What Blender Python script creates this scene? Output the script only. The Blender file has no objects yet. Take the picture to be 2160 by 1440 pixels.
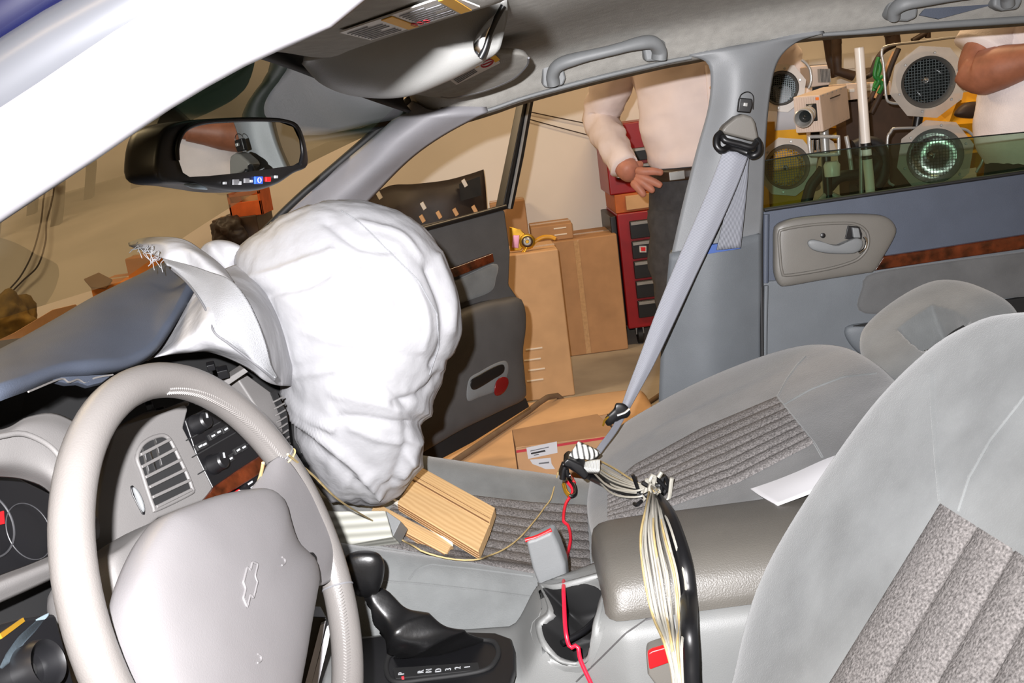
import bpy, bmesh, math, random
import numpy as np
from math import sin, cos, pi, radians, sqrt
from mathutils import Vector, Matrix, noise
from mathutils.bvhtree import BVHTree
random.seed(7)
SC = bpy.context.scene
COL = SC.collection
# ------------------------------------------------------------------ camera, world, lights, exposure
F = 2100.0                                    # focal length in pixels of the 2160 x 1440 frame
PITCH, ROLL = radians(13), radians(7.5)
C = np.array([0.0, -1.0, 1.2])
FW = np.array([0, cos(PITCH), -sin(PITCH)]); U0 = np.array([0, sin(PITCH), cos(PITCH)]); XW = np.array([1.0, 0, 0])
RT = cos(ROLL) * XW - sin(ROLL) * U0; UP = sin(ROLL) * XW + cos(ROLL) * U0
camd = bpy.data.cameras.new('camera'); cam = bpy.data.objects.new('camera', camd); COL.objects.link(cam)
camd.sensor_width = 36; camd.lens = F / 2160 * 36; camd.clip_start = 0.02
cam.matrix_world = Matrix(((RT[0], UP[0], -FW[0], C[0]), (RT[1], UP[1], -FW[1], C[1]), (RT[2], UP[2], -FW[2], C[2]), (0, 0, 0, 1)))
SC.camera = cam
SC.view_settings.view_transform = 'Standard'; SC.view_settings.look = 'None'
SC.view_settings.gamma = 1; SC.view_settings.use_curve_mapping = False
SC.view_settings.exposure = 0.0
world = bpy.data.worlds.new('garage_air'); SC.world = world; world.use_nodes = True
world.node_tree.nodes['Background'].inputs[0].default_value = (1, .80, .60, 1)
world.node_tree.nodes['Background'].inputs[1].default_value = 0.05
def lamp(name, kind, loc, energy, col, **k):
    d = bpy.data.lights.new(name, kind); d.energy = energy; d.color = col
    o = bpy.data.objects.new(name, d); COL.objects.link(o); o.location = loc
    for a, b in k.items(): setattr(d, a, b)
    return o
# the camera's own flash, just above and left of the lens
fl = lamp('camera_flash', 'SPOT', tuple(C - .045 * RT + .05 * UP - .01 * FW), 275, (1.0, .985, 1.0), spot_size=radians(110), spot_blend=1.0, shadow_soft_size=.008)
aim = Vector(FW - .03 * RT + .03 * UP)
fl.rotation_euler = aim.to_track_quat('-Z', 'Y').to_euler()
# the garage's warm ceiling lamps
for i, (lx, ly, e) in enumerate(((-2.2, 2.2, 60), (1.3, 2.2, 46), (-1.5, -2.0, 30), (2.6, -1.6, 30))):
    lamp('ceiling_lamp_light', 'AREA', (lx, ly, 3.05), e, (1, .72, .42), shape='RECTANGLE', size=1.2, size_y=.3)

# ------------------------------------------------------------------ helpers
def ray(x, y): return FW * F + RT * (x - 1080) + UP * (720 - y)
def at(x, y, Y):                              # the point of the plane at depth Y on the line of sight
    d = ray(x, y); return C + d * ((Y - C[1]) / d[1])
def atz(x, y, Z):
    d = ray(x, y); return C + d * ((Z - C[2]) / d[2])
def atp(x, y, p0, n):
    d = ray(x, y); return C + d * (np.dot(np.asarray(p0) - C, n) / np.dot(d, n))
def ats(pts, Y): return [at(p[0], p[1], p[2] if len(p) > 2 else Y) for p in pts]
def nrm(v): v = np.asarray(v, float); return v / (np.linalg.norm(v) + 1e-12)
def cr(pts, n, closed=False):                 # Catmull-Rom through pts, n samples evenly by chord length
    P = np.asarray(pts, float); m = len(P)
    if m == 2 and not closed: return P[0] + (P[1] - P[0]) * np.linspace(0, 1, n)[:, None]
    if closed: Q = np.vstack([P[-1], P, P[0], P[1]]); seg = m
    else: Q = np.vstack([2 * P[0] - P[1], P, 2 * P[-1] - P[-2]]); seg = m - 1
    fine = []
    for i in range(seg):
        p0, p1, p2, p3 = Q[i], Q[i + 1], Q[i + 2], Q[i + 3]
        t = np.linspace(0, 1, 12, endpoint=False)[:, None]
        fine.append(.5 * ((2 * p1) + (-p0 + p2) * t + (2 * p0 - 5 * p1 + 4 * p2 - p3) * t ** 2 + (-p0 + 3 * p1 - 3 * p2 + p3) * t ** 3))
    fine = np.vstack(fine + [Q[-2:-1] if not closed else fine[0][:1]])
    L = np.concatenate([[0], np.cumsum(np.linalg.norm(np.diff(fine, axis=0), axis=1))])
    tt = np.linspace(0, L[-1], n, endpoint=not closed)
    return np.stack([np.interp(tt, L, fine[:, k]) for k in range(P.shape[1])], 1)
def lerp(pts, n, closed=False):
    P = np.asarray(pts, float)
    if closed: P = np.vstack([P, P[:1]])
    L = np.concatenate([[0], np.cumsum(np.linalg.norm(np.diff(P, axis=0), axis=1))])
    tt = np.linspace(0, L[-1], n, endpoint=not closed)
    return np.stack([np.interp(tt, L, P[:, k]) for k in range(P.shape[1])], 1)
ORG = {}; GEO = {}
def tag(o, label=None, cat=None, group=None, kind=None):
    if label: o['label'] = label
    if cat: o['category'] = cat
    if group: o['group'] = group
    if kind: o['kind'] = kind
    return o
def thing(name, label, cat, loc, group=None, kind=None):
    o = bpy.data.objects.new(name, None); COL.objects.link(o); o.location = tuple(loc); o.empty_display_size = .05
    ORG[o.name] = np.array(loc, float); return tag(o, label, cat, group, kind)
def mk(name, V, Fc, mat, par=None, smooth=True, uv=None, auto=None):
    V = np.asarray(V, float)
    if par is not None: org = ORG[par.name]
    else: org = np.array([V[:, 0].mean(), V[:, 1].mean(), V[:, 2].min()])
    me = bpy.data.meshes.new(name); me.from_pydata([tuple(v) for v in (V - org)], [], [tuple(f) for f in Fc])
    bm = bmesh.new(); bm.from_mesh(me); bmesh.ops.recalc_face_normals(bm, faces=bm.faces); bm.to_mesh(me); bm.free()
    if uv is not None:
        ul = me.uv_layers.new(name='uv')
        for l in me.loops: ul.data[l.index].uv = uv[l.vertex_index]
    me.polygons.foreach_set('use_smooth', [smooth] * len(me.polygons))
    if auto is not None and smooth:
        try: me.set_sharp_from_angle(angle=radians(auto))
        except Exception: pass
    me.materials.append(mat)
    o = bpy.data.objects.new(name, me); COL.objects.link(o)
    if par is not None: o.parent = par
    else: o.location = tuple(org)
    ORG[o.name] = org; GEO[o.name] = (V, Fc)
    return o
def solid(o, t, off=-1):
    m = o.modifiers.new('thick', 'SOLIDIFY'); m.thickness = t; m.offset = off; return o
def bev(o, w=.003, s=2, ang=40):
    m = o.modifiers.new('bev', 'BEVEL'); m.width = w; m.segments = s; m.limit_method = 'ANGLE'; m.angle_limit = radians(ang)
    o.data.polygons.foreach_set('use_smooth', [True] * len(o.data.polygons))
    w_ = o.modifiers.new('wn', 'WEIGHTED_NORMAL'); w_.keep_sharp = False
    return o
def subs(o, n=1):
    m = o.modifiers.new('sub', 'SUBSURF'); m.levels = n; m.render_levels = n; return o
def gridfaces(nu, nv, cu=False, cv=False):
    f = []
    for j in range(nv if cv else nv - 1):
        for i in range(nu if cu else nu - 1):
            a, b = i, (i + 1) % nu; c, d = j, (j + 1) % nv
            f.append((c * nu + a, c * nu + b, d * nu + b, d * nu + a))
    return f
def guv(nu, nv): return [(i / max(1, nu - 1), j / max(1, nv - 1)) for j in range(nv) for i in range(nu)]
def loft(name, rows, mat, par=None, nu=24, nv=24, closed=False, thick=0, off=-1, fn=None, straight=False):
    R = [(lerp if straight else cr)(r, nu, closed) for r in rows]
    A = np.stack(R)                                             # rows, nu, 3
    B = np.stack([cr(A[:, i], nv) if len(rows) > 2 else lerp(A[:, i], nv) for i in range(nu)], 1)
    V = B.reshape(-1, 3)
    if fn is not None: V = fn(V, nu, nv)
    o = mk(name, V, gridfaces(nu, nv, closed), mat, par, uv=guv(nu, nv))
    if thick: solid(o, thick, off)
    return o
def tubeVF(path, r, seg=10, closed=False, n=None, sq=1.0, ref=None):
    P = cr(path, n or max(8, len(path) * 5), closed) if n != 0 else np.asarray(path, float)
    m = len(P)
    rr = np.interp(np.linspace(0, 1, m), np.linspace(0, 1, len(r)), r) if hasattr(r, '__len__') else np.full(m, r)
    T = np.gradient(P, axis=0) if not closed else np.roll(P, -1, 0) - np.roll(P, 1, 0)
    V = []; nv = np.array(ref if ref is not None else (0.13, .21, .97)); 
    for i in range(m):
        t = nrm(T[i]); a = nrm(nv - t * np.dot(nv, t)); b = np.cross(t, a)
        if ref is None: nv = a
        for k in range(seg):
            th = 2 * pi * k / seg; V.append(P[i] + rr[i] * (cos(th) * a + sq * sin(th) * b))
    Fc = gridfaces(seg, m, True, closed)
    if not closed:
        Fc += [tuple(range(seg))[::-1], tuple((m - 1) * seg + k for k in range(seg))]
    return V, Fc
def tube(name, path, r, mat, par=None, seg=10, closed=False, n=None, sq=1.0, ref=None):
    V, Fc = tubeVF(path, r, seg, closed, n, sq, ref); return mk(name, V, Fc, mat, par, auto=50)
def join(lst):
    V = []; Fc = []
    for v, f in lst:
        o = len(V); V += list(v); Fc += [tuple(i + o for i in q) for q in f]
    return V, Fc
def pillow(name, outline, mat, par=None, n=None, hf=.05, hb=.05, e=2.0, no=64, nr=14, center=None, fn=None, smooth_out=True):
    O = cr(outline, no, True) if smooth_out else lerp(outline, no, True)
    c = O.mean(0) if center is None else np.asarray(center)
    if n is None: n = nrm(C - c)
    n = np.asarray(n, float)
    V = []; side = []
    ss = [sin(pi / 2 * k / nr) for k in range(nr, 0, -1)]
    for sgn, h in ((1, hf), (-1, hb)):
        for k, s in enumerate(ss):
            if sgn == -1 and k == 0: continue
            z = h * (max(0, 1 - s ** e)) ** (1 / e)
            V += list(c + (O - c) * s + n * z * sgn); side += [sgn * (1 - s)] * no
    i0 = len(V); V.append(c + n * hf); V.append(c - n * hb); V = np.array(V)
    Fc = gridfaces(no, nr, True)
    Fc += [((nr - 1) * no + i, (nr - 1) * no + (i + 1) % no, i0) for i in range(no)]
    base = nr * no
    Fc += [(i, (i + 1) % no, base + (i + 1) % no, base + i) for i in range(no)]
    Fc += [tuple(base + q for q in f) for f in gridfaces(no, nr - 1, True)]
    lb = base + (nr - 2) * no
    Fc += [(lb + i, lb + (i + 1) % no, i0 + 1) for i in range(no)]
    if fn is not None: V = fn(V, c, n)
    return mk(name, V, Fc, mat, par)
def slab(name, outline, vec, mat, par=None, b=0, curve=0, seg=2):
    O = cr(outline, curve, True) if curve else np.asarray(outline, float)
    m = len(O); vec = np.asarray(vec, float)
    V = np.vstack([O, O + vec]); Fc = [tuple(range(m)), tuple(range(m, 2 * m))[::-1]] + [(i, (i + 1) % m, m + (i + 1) % m, m + i) for i in range(m)]
    o = mk(name, V, Fc, mat, par, smooth=False)
    if b: bev(o, b, seg)
    return o
BOXF = [(0, 1, 3, 2), (4, 6, 7, 5), (0, 4, 5, 1), (2, 3, 7, 6), (0, 2, 6, 4), (1, 5, 7, 3)]
def obox(name, c, a, b_, d, mat, par=None, b=0, seg=2):        # centre and three half-axis vectors
    c, a, b_, d = [np.asarray(q, float) for q in (c, a, b_, d)]
    V = [c + i * a + j * b_ + k * d for i in (-1, 1) for j in (-1, 1) for k in (-1, 1)]
    o = mk(name, V, BOXF, mat, par, smooth=False)
    if b: bev(o, b, seg)
    return o
def boxVF(c, a, b_, d):
    c, a, b_, d = [np.asarray(q, float) for q in (c, a, b_, d)]
    return [c + i * a + j * b_ + k * d for i in (-1, 1) for j in (-1, 1) for k in (-1, 1)], BOXF
def abox(name, lo, hi, mat, par=None, b=0):
    lo = np.array(lo, float); hi = np.array(hi, float); h = (hi - lo) / 2
    return obox(name, (lo + hi) / 2, (h[0], 0, 0), (0, h[1], 0), (0, 0, h[2]), mat, par, b)
def frame(axis, ref=(0, 0, 1)):
    a = nrm(axis); r = np.asarray(ref, float)
    if abs(np.dot(a, r)) > .95: r = np.array([1.0, 0, 0])
    u = nrm(np.cross(r, a)); v = np.cross(a, u); return u, v, a
def lathe(name, prof, org, axis, mat, par=None, seg=28, auto=40, cap=True):
    u, v, a = frame(axis); V = []
    for r, h in prof:
        for k in range(seg):
            t = 2 * pi * k / seg; V.append(np.asarray(org) + a * h + r * (cos(t) * u + sin(t) * v))
    Fc = gridfaces(seg, len(prof), True)
    if cap: Fc += [tuple(range(seg))[::-1], tuple((len(prof) - 1) * seg + k for k in range(seg))]
    return mk(name, V, Fc, mat, par, auto=auto)
BV = {}
def bvh(o):
    if o.name not in BV: 
        V, Fc = GEO[o.name]; BV[o.name] = BVHTree.FromPolygons([tuple(v) for v in V], [tuple(f) for f in Fc])
    return BV[o.name]
def on(objs, x, y, lift=0.0, Y=None):         # where the line of sight meets one of these surfaces
    d = ray(x, y); best = None
    for o in (objs if isinstance(objs, (list, tuple)) else [objs]):
        h = bvh(o).ray_cast(Vector(C), Vector(d))
        if h[0] is not None and (best is None or h[3] < best[3]): best = h
    if best is None: return at(x, y, Y if Y is not None else .5)
    nn = np.array(best[1]); 
    if np.dot(nn, d) > 0: nn = -nn
    return np.array(best[0]) + nn * lift
def patch(name, objs, quad, mat, par=None, nu=30, nv=30, lift=.002, fn=None, Y=None):   # a cover lying on a surface; quad = four pixel corners or two edges of pixels
    if len(quad) == 2: e0, e1 = lerp(quad[0], nu), lerp(quad[1], nu)
    else: e0, e1 = lerp([quad[0], quad[1]], nu), lerp([quad[3], quad[2]], nu)
    V = []
    for j in range(nv):
        t = j / (nv - 1)
        for i in range(nu):
            q = e0[i] * (1 - t) + e1[i] * t; li = lift + (fn(i / (nu - 1), t) if fn else 0)
            V.append(on(objs, q[0], q[1], li, Y))
    return mk(name, V, gridfaces(nu, nv), mat, par, uv=guv(nu, nv))
def text(name, s, org, right, up, size, mat, par=None, align='CENTER', ext=.0004):
    cu = bpy.data.curves.new(name, 'FONT'); cu.body = s; cu.size = size; cu.align_x = align; cu.align_y = 'CENTER'; cu.extrude = ext
    tmp = bpy.data.objects.new(name + '_tmp', cu); COL.objects.link(tmp); bpy.context.view_layer.update()
    me = bpy.data.meshes.new_from_object(tmp.evaluated_get(bpy.context.evaluated_depsgraph_get())); bpy.data.objects.remove(tmp); bpy.data.curves.remove(cu)
    o = bpy.data.objects.new(name, me); COL.objects.link(o); me.materials.clear(); me.materials.append(mat)
    r = nrm(right); n = nrm(np.cross(r, up)); u = np.cross(n, r); og = np.asarray(org, float) - (ORG[par.name] if par is not None else 0)
    M = Matrix(((r[0], u[0], n[0], og[0]), (r[1], u[1], n[1], og[1]), (r[2], u[2], n[2], og[2]), (0, 0, 0, 1)))
    if par is not None: o.parent = par
    o.matrix_local = M
    return o
def fbm(p, s, o=3):
    return noise.fractal(Vector((p[0] * s, p[1] * s, p[2] * s)), 1.0, 2.0, o)

# ------------------------------------------------------------------ materials (all procedural)
def lin(c): return tuple(((v / 255) / 12.92 if v / 255 < .04045 else ((v / 255 + .055) / 1.055) ** 2.4) for v in c) + (1,)
MATS = {}
def mat(name, col, rough=.6, metal=0, var=.06, vs=18, bump=0, bs=300, spec=.5, sheen=0, emit=None, trans=0, alpha=1, coat=0, stretch=None):
    if name in MATS: return MATS[name]
    m = bpy.data.materials.new(name); m.use_nodes = True; nt = m.node_tree; N = nt.nodes; L = nt.links
    P = N['Principled BSDF']; P.inputs['Roughness'].default_value = rough; P.inputs['Metallic'].default_value = metal
    P.inputs['Specular IOR Level'].default_value = spec
    if sheen: P.inputs['Sheen Weight'].default_value = sheen
    if coat: P.inputs['Coat Weight'].default_value = coat
    if trans: P.inputs['Transmission Weight'].default_value = trans
    if alpha < 1: P.inputs['Alpha'].default_value = alpha
    tc = N.new('ShaderNodeTexCoord'); src = tc.outputs['Object']
    if stretch:
        mp = N.new('ShaderNodeMapping'); mp.inputs['Scale'].default_value = stretch; L.new(src, mp.inputs['Vector']); src = mp.outputs[0]
    c = lin(col)
    if var:
        nz = N.new('ShaderNodeTexNoise'); nz.inputs['Scale'].default_value = vs; nz.inputs['Detail'].default_value = 4; L.new(src, nz.inputs['Vector'])
        rp = N.new('ShaderNodeValToRGB'); rp.color_ramp.elements[0].position = .3; rp.color_ramp.elements[1].position = .7
        rp.color_ramp.elements[0].color = tuple(max(0, v * (1 - var * 2)) for v in c[:3]) + (1,); rp.color_ramp.elements[1].color = tuple(min(1, v * (1 + var * 2)) for v in c[:3]) + (1,)
        L.new(nz.outputs['Fac'], rp.inputs[0]); L.new(rp.outputs[0], P.inputs['Base Color'])
    else: P.inputs['Base Color'].default_value = c
    if emit: P.inputs['Emission Color'].default_value = c; P.inputs['Emission Strength'].default_value = emit
    if bump:
        nb = N.new('ShaderNodeTexNoise'); nb.inputs['Scale'].default_value = bs; nb.inputs['Detail'].default_value = 3; L.new(src, nb.inputs['Vector'])
        bp = N.new('ShaderNodeBump'); bp.inputs['Strength'].default_value = bump; bp.inputs['Distance'].default_value = .002
        L.new(nb.outputs['Fac'], bp.inputs['Height']); L.new(bp.outputs[0], P.inputs['Normal'])
    MATS[name] = m; return m
def glass(name, col, refl=.06, rough=.0, split=None):
    m = bpy.data.materials.new(name); m.use_nodes = True; nt = m.node_tree; N = nt.nodes; L = nt.links
    N.remove(N['Principled BSDF']); out = N['Material Output']
    tr = N.new('ShaderNodeBsdfTransparent'); gl = N.new('ShaderNodeBsdfGlossy'); gl.inputs['Roughness'].default_value = rough
    mx = N.new('ShaderNodeMixShader'); lw = N.new('ShaderNodeLayerWeight'); lw.inputs[0].default_value = .5
    pw = N.new('ShaderNodeMath'); pw.operation = 'POWER'; pw.inputs[1].default_value = 4.5; ml = N.new('ShaderNodeMath'); ml.operation = 'MULTIPLY_ADD'; ml.inputs[1].default_value = .9; ml.inputs[2].default_value = refl
    tr.inputs[0].default_value = col + (1,)
    L.new(lw.outputs['Facing'], pw.inputs[0]); L.new(pw.outputs[0], ml.inputs[0]); L.new(ml.outputs[0], mx.inputs[0])
    L.new(tr.outputs[0], mx.inputs[1]); L.new(gl.outputs[0], mx.inputs[2]); L.new(mx.outputs[0], out.inputs[0])
    if split:                                                    # shade band printed into the top of the pane
        tc = N.new('ShaderNodeTexCoord'); sp = N.new('ShaderNodeSeparateXYZ'); L.new(tc.outputs['UV'], sp.inputs[0])
        rp = N.new('ShaderNodeValToRGB'); rp.color_ramp.elements[0].position = split[0]; rp.color_ramp.elements[1].position = split[1]
        rp.color_ramp.elements[1].color = split[2] + (1,); rp.color_ramp.elements[0].color = col + (1,)
        L.new(sp.outputs[1], rp.inputs[0]); L.new(rp.outputs[0], tr.inputs[0])
    MATS[name] = m; return m
def uvwave(name, c1, c2, axis, scale, rough=.7, bump=.3, dist=.6):  # stripes along a strip (webbing, plywood, ribbon)
    m = bpy.data.materials.new(name); m.use_nodes = True; nt = m.node_tree; N = nt.nodes; L = nt.links; P = N['Principled BSDF']
    P.inputs['Roughness'].default_value = rough
    tc = N.new('ShaderNodeTexCoord'); w = N.new('ShaderNodeTexWave'); w.bands_direction = axis; w.inputs['Scale'].default_value = scale; w.inputs['Distortion'].default_value = dist
    w.inputs['Detail'].default_value = 2; L.new(tc.outputs['UV'], w.inputs['Vector'])
    rp = N.new('ShaderNodeValToRGB'); rp.color_ramp.elements[0].color = lin(c1); rp.color_ramp.elements[1].color = lin(c2)
    L.new(w.outputs['Fac'], rp.inputs[0]); L.new(rp.outputs[0], P.inputs['Base Color'])
    bp = N.new('ShaderNodeBump'); bp.inputs['Strength'].default_value = bump; bp.inputs['Distance'].default_value = .001; L.new(w.outputs['Fac'], bp.inputs['Height']); L.new(bp.outputs[0], P.inputs['Normal'])
    MATS[name] = m; return m
M = MATS
mat('wall_paint', (228, 222, 214), .85, var=.03, vs=2)
mat('concrete', (158, 150, 138), .75, var=.12, vs=3, bump=.2, bs=60)
mat('ceiling_paint', (200, 190, 175), .9, var=.03)
mat('trim_grey', (102, 104, 105), .55, var=.03, bump=.15, bs=900)
mat('pillar_grey', (104, 106, 108), .5, var=.03, bump=.15, bs=900)
mat('headliner_cloth', (148, 146, 141), .95, var=.05, vs=60, bump=.4, bs=700, spec=.2)
mat('dash_blue', (55, 61, 73), .62, var=.03, bump=.2, bs=800)
mat('dash_grey', (94, 92, 91), .55, var=.02, bump=.12, bs=900)
mat('wheel_leather', (92, 89, 87), .42, var=.02, bump=.12, bs=700)
mat('hub_vinyl', (97, 95, 96), .45, var=.02, bump=.1, bs=900)
mat('velour', (97, 99, 99), .95, var=.10, vs=14, bump=.35, bs=500, spec=.15, sheen=.25)
mat('velour_dark', (84, 84, 84), .95, var=.08, vs=14, bump=.35, bs=500, spec=.15, sheen=.25)
mat('rib_cloth', (96, 93, 92), .98, var=.26, vs=420, bump=.8, bs=260, spec=.1)
mat('door_blue', (62, 68, 80), .65, var=.04, bump=.2, bs=700)
mat('door_grey', (86, 90, 94), .6, var=.03, bump=.2, bs=800)
mat('door_dark', (68, 67, 67), .6, var=.04, bump=.2, bs=700)
mat('bezel_grey', (94, 91, 86), .45, var=.02, bump=.1, bs=900)
mat('burl_wood', (66, 27, 11), .22, var=.45, vs=38, coat=.6)
mat('console_grey', (104, 105, 104), .5, var=.02, bump=.15, bs=900)
mat('armrest_vinyl', (80, 77, 72), .42, var=.02, bump=.25, bs=600)
mat('black_plastic', (13, 13, 15), .4, var=.04)
mat('black_matte', (9, 9, 10), .75, var=.05)
mat('black_leather', (12, 12, 13), .36, var=.05, bump=.08, bs=200)
mat('rubber_black', (18, 18, 19), .6, var=.05)
mat('chrome', (215, 215, 215), .12, 1, var=0)
mat('steel', (150, 150, 148), .35, .5, var=.05)
mat('lens_silver', (185, 185, 183), .28, .4, var=.02)
mat('grid_dark', (60, 68, 70), .4, .5, var=0)
mat('mirror_silver', (200, 205, 202), .01, 1, var=0)
mat('seal_white', (96, 95, 98), .35, var=.01)
mat('seal_silver', (52, 53, 56), .3, .4, var=.02)
mat('paint_blue', (1, 2, 20), .25, var=.02, coat=1)
mat('airbag_nylon', (146, 146, 149), .55, var=.02, vs=40, bump=.35, bs=90)
mat('tether_cloth', (130, 131, 134), .8, var=.02, bump=.5, bs=900)
mat('white_plastic', (214, 210, 200), .5, var=.03)
mat('white_paper', (186, 185, 188), .8, var=.01)
mat('cardboard', (172, 132, 94), .8, var=.06, vs=9, bump=.15, bs=60)
mat('cardboard_light', (196, 158, 118), .8, var=.05, vs=9, bump=.15, bs=60)
mat('cardboard_dark', (118, 84, 52), .85, var=.06, vs=9, bump=.15, bs=60)
mat('clear_tape', (188, 152, 112), .12, var=.05, vs=80, bump=.8, bs=60, spec=.8)
mat('red_paint', (140, 14, 24), .35, var=.05)
mat('red_plastic', (205, 16, 22), .4, var=.03)
mat('red_wire', (205, 22, 48), .4, var=.03)
mat('yellow_paint', (196, 140, 12), .45, var=.10, vs=12)
mat('yellow_label', (222, 165, 30), .6, var=.02)
mat('label_white', (205, 203, 200), .6, var=.02)
mat('print_grey', (95, 95, 98), .7, var=0)
mat('print_dark', (28, 24, 26), .7, var=0)
mat('print_red', (170, 40, 50), .7, var=0)
mat('print_white', (150, 152, 155), .5, var=0)
mat('blue_button', (40, 80, 190), .4, var=0)
mat('wire_white', (150, 147, 138), .45, var=.04)
mat('string_cream', (165, 145, 100), .7, var=.1, vs=60)
mat('skin', (178, 118, 96), .55, var=.07, vs=30, bump=.1, bs=200)
mat('skin_tan', (146, 92, 68), .5, var=.08, vs=40, bump=.1, bs=200)
mat('hair_brown', (62, 44, 32), .7, var=.2, vs=80)
mat('shirt_white', (220, 205, 200), .85, var=.03, vs=12, bump=.3, bs=30)
mat('shirt_knit', (224, 214, 212), .9, var=.03, bump=.4, bs=300)
mat('trousers_grey', (58, 58, 60), .9, var=.10, vs=40, bump=.2, bs=200)
mat('trousers_green', (38, 42, 38), .9, var=.08)
mat('belt_leather', (46, 34, 26), .4, var=.1)
mat('shoe_black', (20, 18, 17), .35, var=.05)
mat('camera_beige', (196, 176, 160), .5, var=.03)
mat('plate_acrylic', (190, 182, 172), .35, var=.05, alpha=.55)
mat('pvc_white', (218, 212, 205), .35, var=.02)
mat('green_plastic', (30, 120, 50), .4, var=.1)
mat('foil_gold', (196, 150, 50), .3, .8, var=.15)
mat('brown_dark', (52, 36, 26), .6, var=.15)
mat('bumper_black', (40, 32, 28), .55, var=.12)
mat('orange_card', (190, 90, 40), .8, var=.1)
mat('olive_bag', (120, 95, 40), .8, var=.2)
mat('dark_void', (10, 10, 11), .9, var=0)
mat('blue_strip', (40, 70, 130), .5, var=0)
mat('stalk_silver', (120, 135, 145), .25, .3, var=0)
mat('tape_shine', (235, 225, 210), .1, var=0, spec=1)
mat('hose_tan', (104, 84, 64), .8, var=.1)  # brown that paints the soft shadow strand by the big box
mat('console_light', (128, 128, 126), .45, var=.02, bump=.12, bs=900)
mat('stitch_grey', (98, 95, 93), .5, var=0)
mat('pillar_light', (120, 119, 123), .5, var=.03, bump=.15, bs=900)
mat('reflector_red', (100, 14, 16), .25, var=.03)
mat('gauge_grey', (46, 46, 48), .5, var=0)
mat('cardboard_orange', (176, 110, 48), .8, var=.08, vs=9)
mat('carpet_grey', (70, 70, 72), .98, var=.15, vs=80, bump=.6, bs=400)
glass('windshield_glass', (.80, .83, .77), refl=.08, split=(.80, .87, (.035, .085, .10)))
glass('door_glass', (.60, .71, .63), refl=.05)
glass('clear_acrylic', (.90, .90, .87), refl=.05)
mat('glass_dark', (30, 34, 34), .05, 0, var=0, spec=.8)
uvwave('webbing', (100, 102, 110), (142, 144, 152), 'X', 7, .6)
uvwave('webbing_dark', (62, 64, 70), (132, 134, 142), 'X', 5, .7)
uvwave('plywood_face', (192, 158, 112), (206, 174, 128), 'Y', 2.0, .7, .1, 6)
uvwave('stripe_bw', (12, 12, 12), (225, 225, 220), 'X', 6, .5, .05)
uvwave('painted_board', (124, 124, 116), (160, 160, 152), 'Y', 2.2, .8, .25)
# ================================================================== THE GARAGE (setting)
def structure(o): o['kind'] = 'structure'; return o
structure(abox('floor', (-5, -4, -.1), (5.5, 4.5, 0), M['concrete']))
structure(abox('wall_back', (-5, 4.2, 0), (5.5, 4.4, 3.2), M['wall_paint']))
structure(abox('wall_left', (-5.2, -4, 0), (-5, 4.4, 3.2), M['wall_paint']))
structure(abox('wall_right', (5.5, -4, 0), (5.7, 4.4, 3.2), M['wall_paint']))
structure(abox('wall_front', (-5, -4.2, 0), (5.5, -4, 3.2), M['wall_paint']))
structure(abox('ceiling', (-5, -4, 3.2), (5.5, 4.4, 3.3), M['ceiling_paint']))

# ================================================================== CAR BODY
body = thing('car_shell', 'body shell of the dark blue car with grey headliner, roof pillars and windshield', 'car body', (0, .1, .25))
def pxr(P, px): return px * np.dot(P - C, FW) / F
def pxtube(name, pts, Y, half, m, par, seg=16, sq=1.0, more=(), rm_=.011):
    P = ats(pts, Y); return tube(name, list(P) + [np.array(q_, float) for q_ in more], [pxr(p, h) for p, h in zip(P, half)] + [rm_] * len(more), m, par, seg=seg, sq=sq, n=60)
tag(pxtube('door_seal', [(-160, 458), (-80, 403), (0, 350), (150, 252), (300, 150), (450, 62), (560, 10), (660, -35)], -.55, [95, 92, 92, 84, 76, 68, 60, 55], M['seal_white'], body, 20, more=((.0, -.55, 1.300), (.06, -.55, 1.308), (.3, -.55, 1.31), (.9, -.55, 1.31))), 'pale door seal along the near roof edge')
tag(pxtube('drip_rail', [(-160, 306), (-80, 250), (0, 194), (130, 108), (270, 30), (340, -8), (420, -50)], -.54, [84, 80, 76, 68, 62, 58, 56], M['seal_silver'], body, 20, more=((.0, -.555, 1.318), (.9, -.555, 1.335))), 'shiny silver grey rail above the seal')
tag(pxtube('painted_roof_edge', [(-160, 130), (-80, 84), (0, 36), (100, -28), (200, -88), (400, -190)], -.525, [105, 100, 96, 92, 88, 80], M['paint_blue'], body, 20), 'dark blue painted roof edge')
tag(pxtube('pillar_core', [(-160, 405), (-80, 364), (0, 325), (130, 262), (270, 194), (410, 118), (520, 50)], -.515, [50, 50, 50, 50, 48, 46, 40], M['seal_white'], body, 14, more=((.0, -.52, 1.32), (.9, -.52, 1.33))), 'pale roof pillar behind the seal')
# headliner
base = cr(ats([(868, 213), (917, 250), (963, 249), (1040, 227), (1110, 203), (1250, 165), (1400, 130), (1480, 115), (1560, 98), (1700, 72), (1950, 52), (2160, 38), (2500, 12), (2800, -15)], .77), 90)
base_s = base.copy(); k = np.ones(15) / 15; base_s[:, 2] = np.convolve(np.pad(base[:, 2], 7, mode='edge'), k, 'valid')
rows = []
for Yk, dz, dx in ((.80, -.012, .0), (.77, 0, 0), (.748, .022, -.005), (.71, .048, -.02), (.62, .066, -.04), (.45, .078, -.065), (.1, .085, -.085), (-.2, .10, -.08), (-.40, .11, -.06), (-.52, .105, -.03)):
    w = np.clip(1 - np.arange(90) / 12, 0, 1); mixz = np.clip((.77 - Yk) / .1, 0, 1)
    r = base.copy(); r[:, 1] = Yk; r[:, 2] = base[:, 2] * (1 - mixz) + base_s[:, 2] * mixz + dz; r[:, 0] += dx * w; rows.append(r)
head = loft('headliner', rows, M['headliner_cloth'], body, nu=90, nv=50, thick=.012, off=1)
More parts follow.
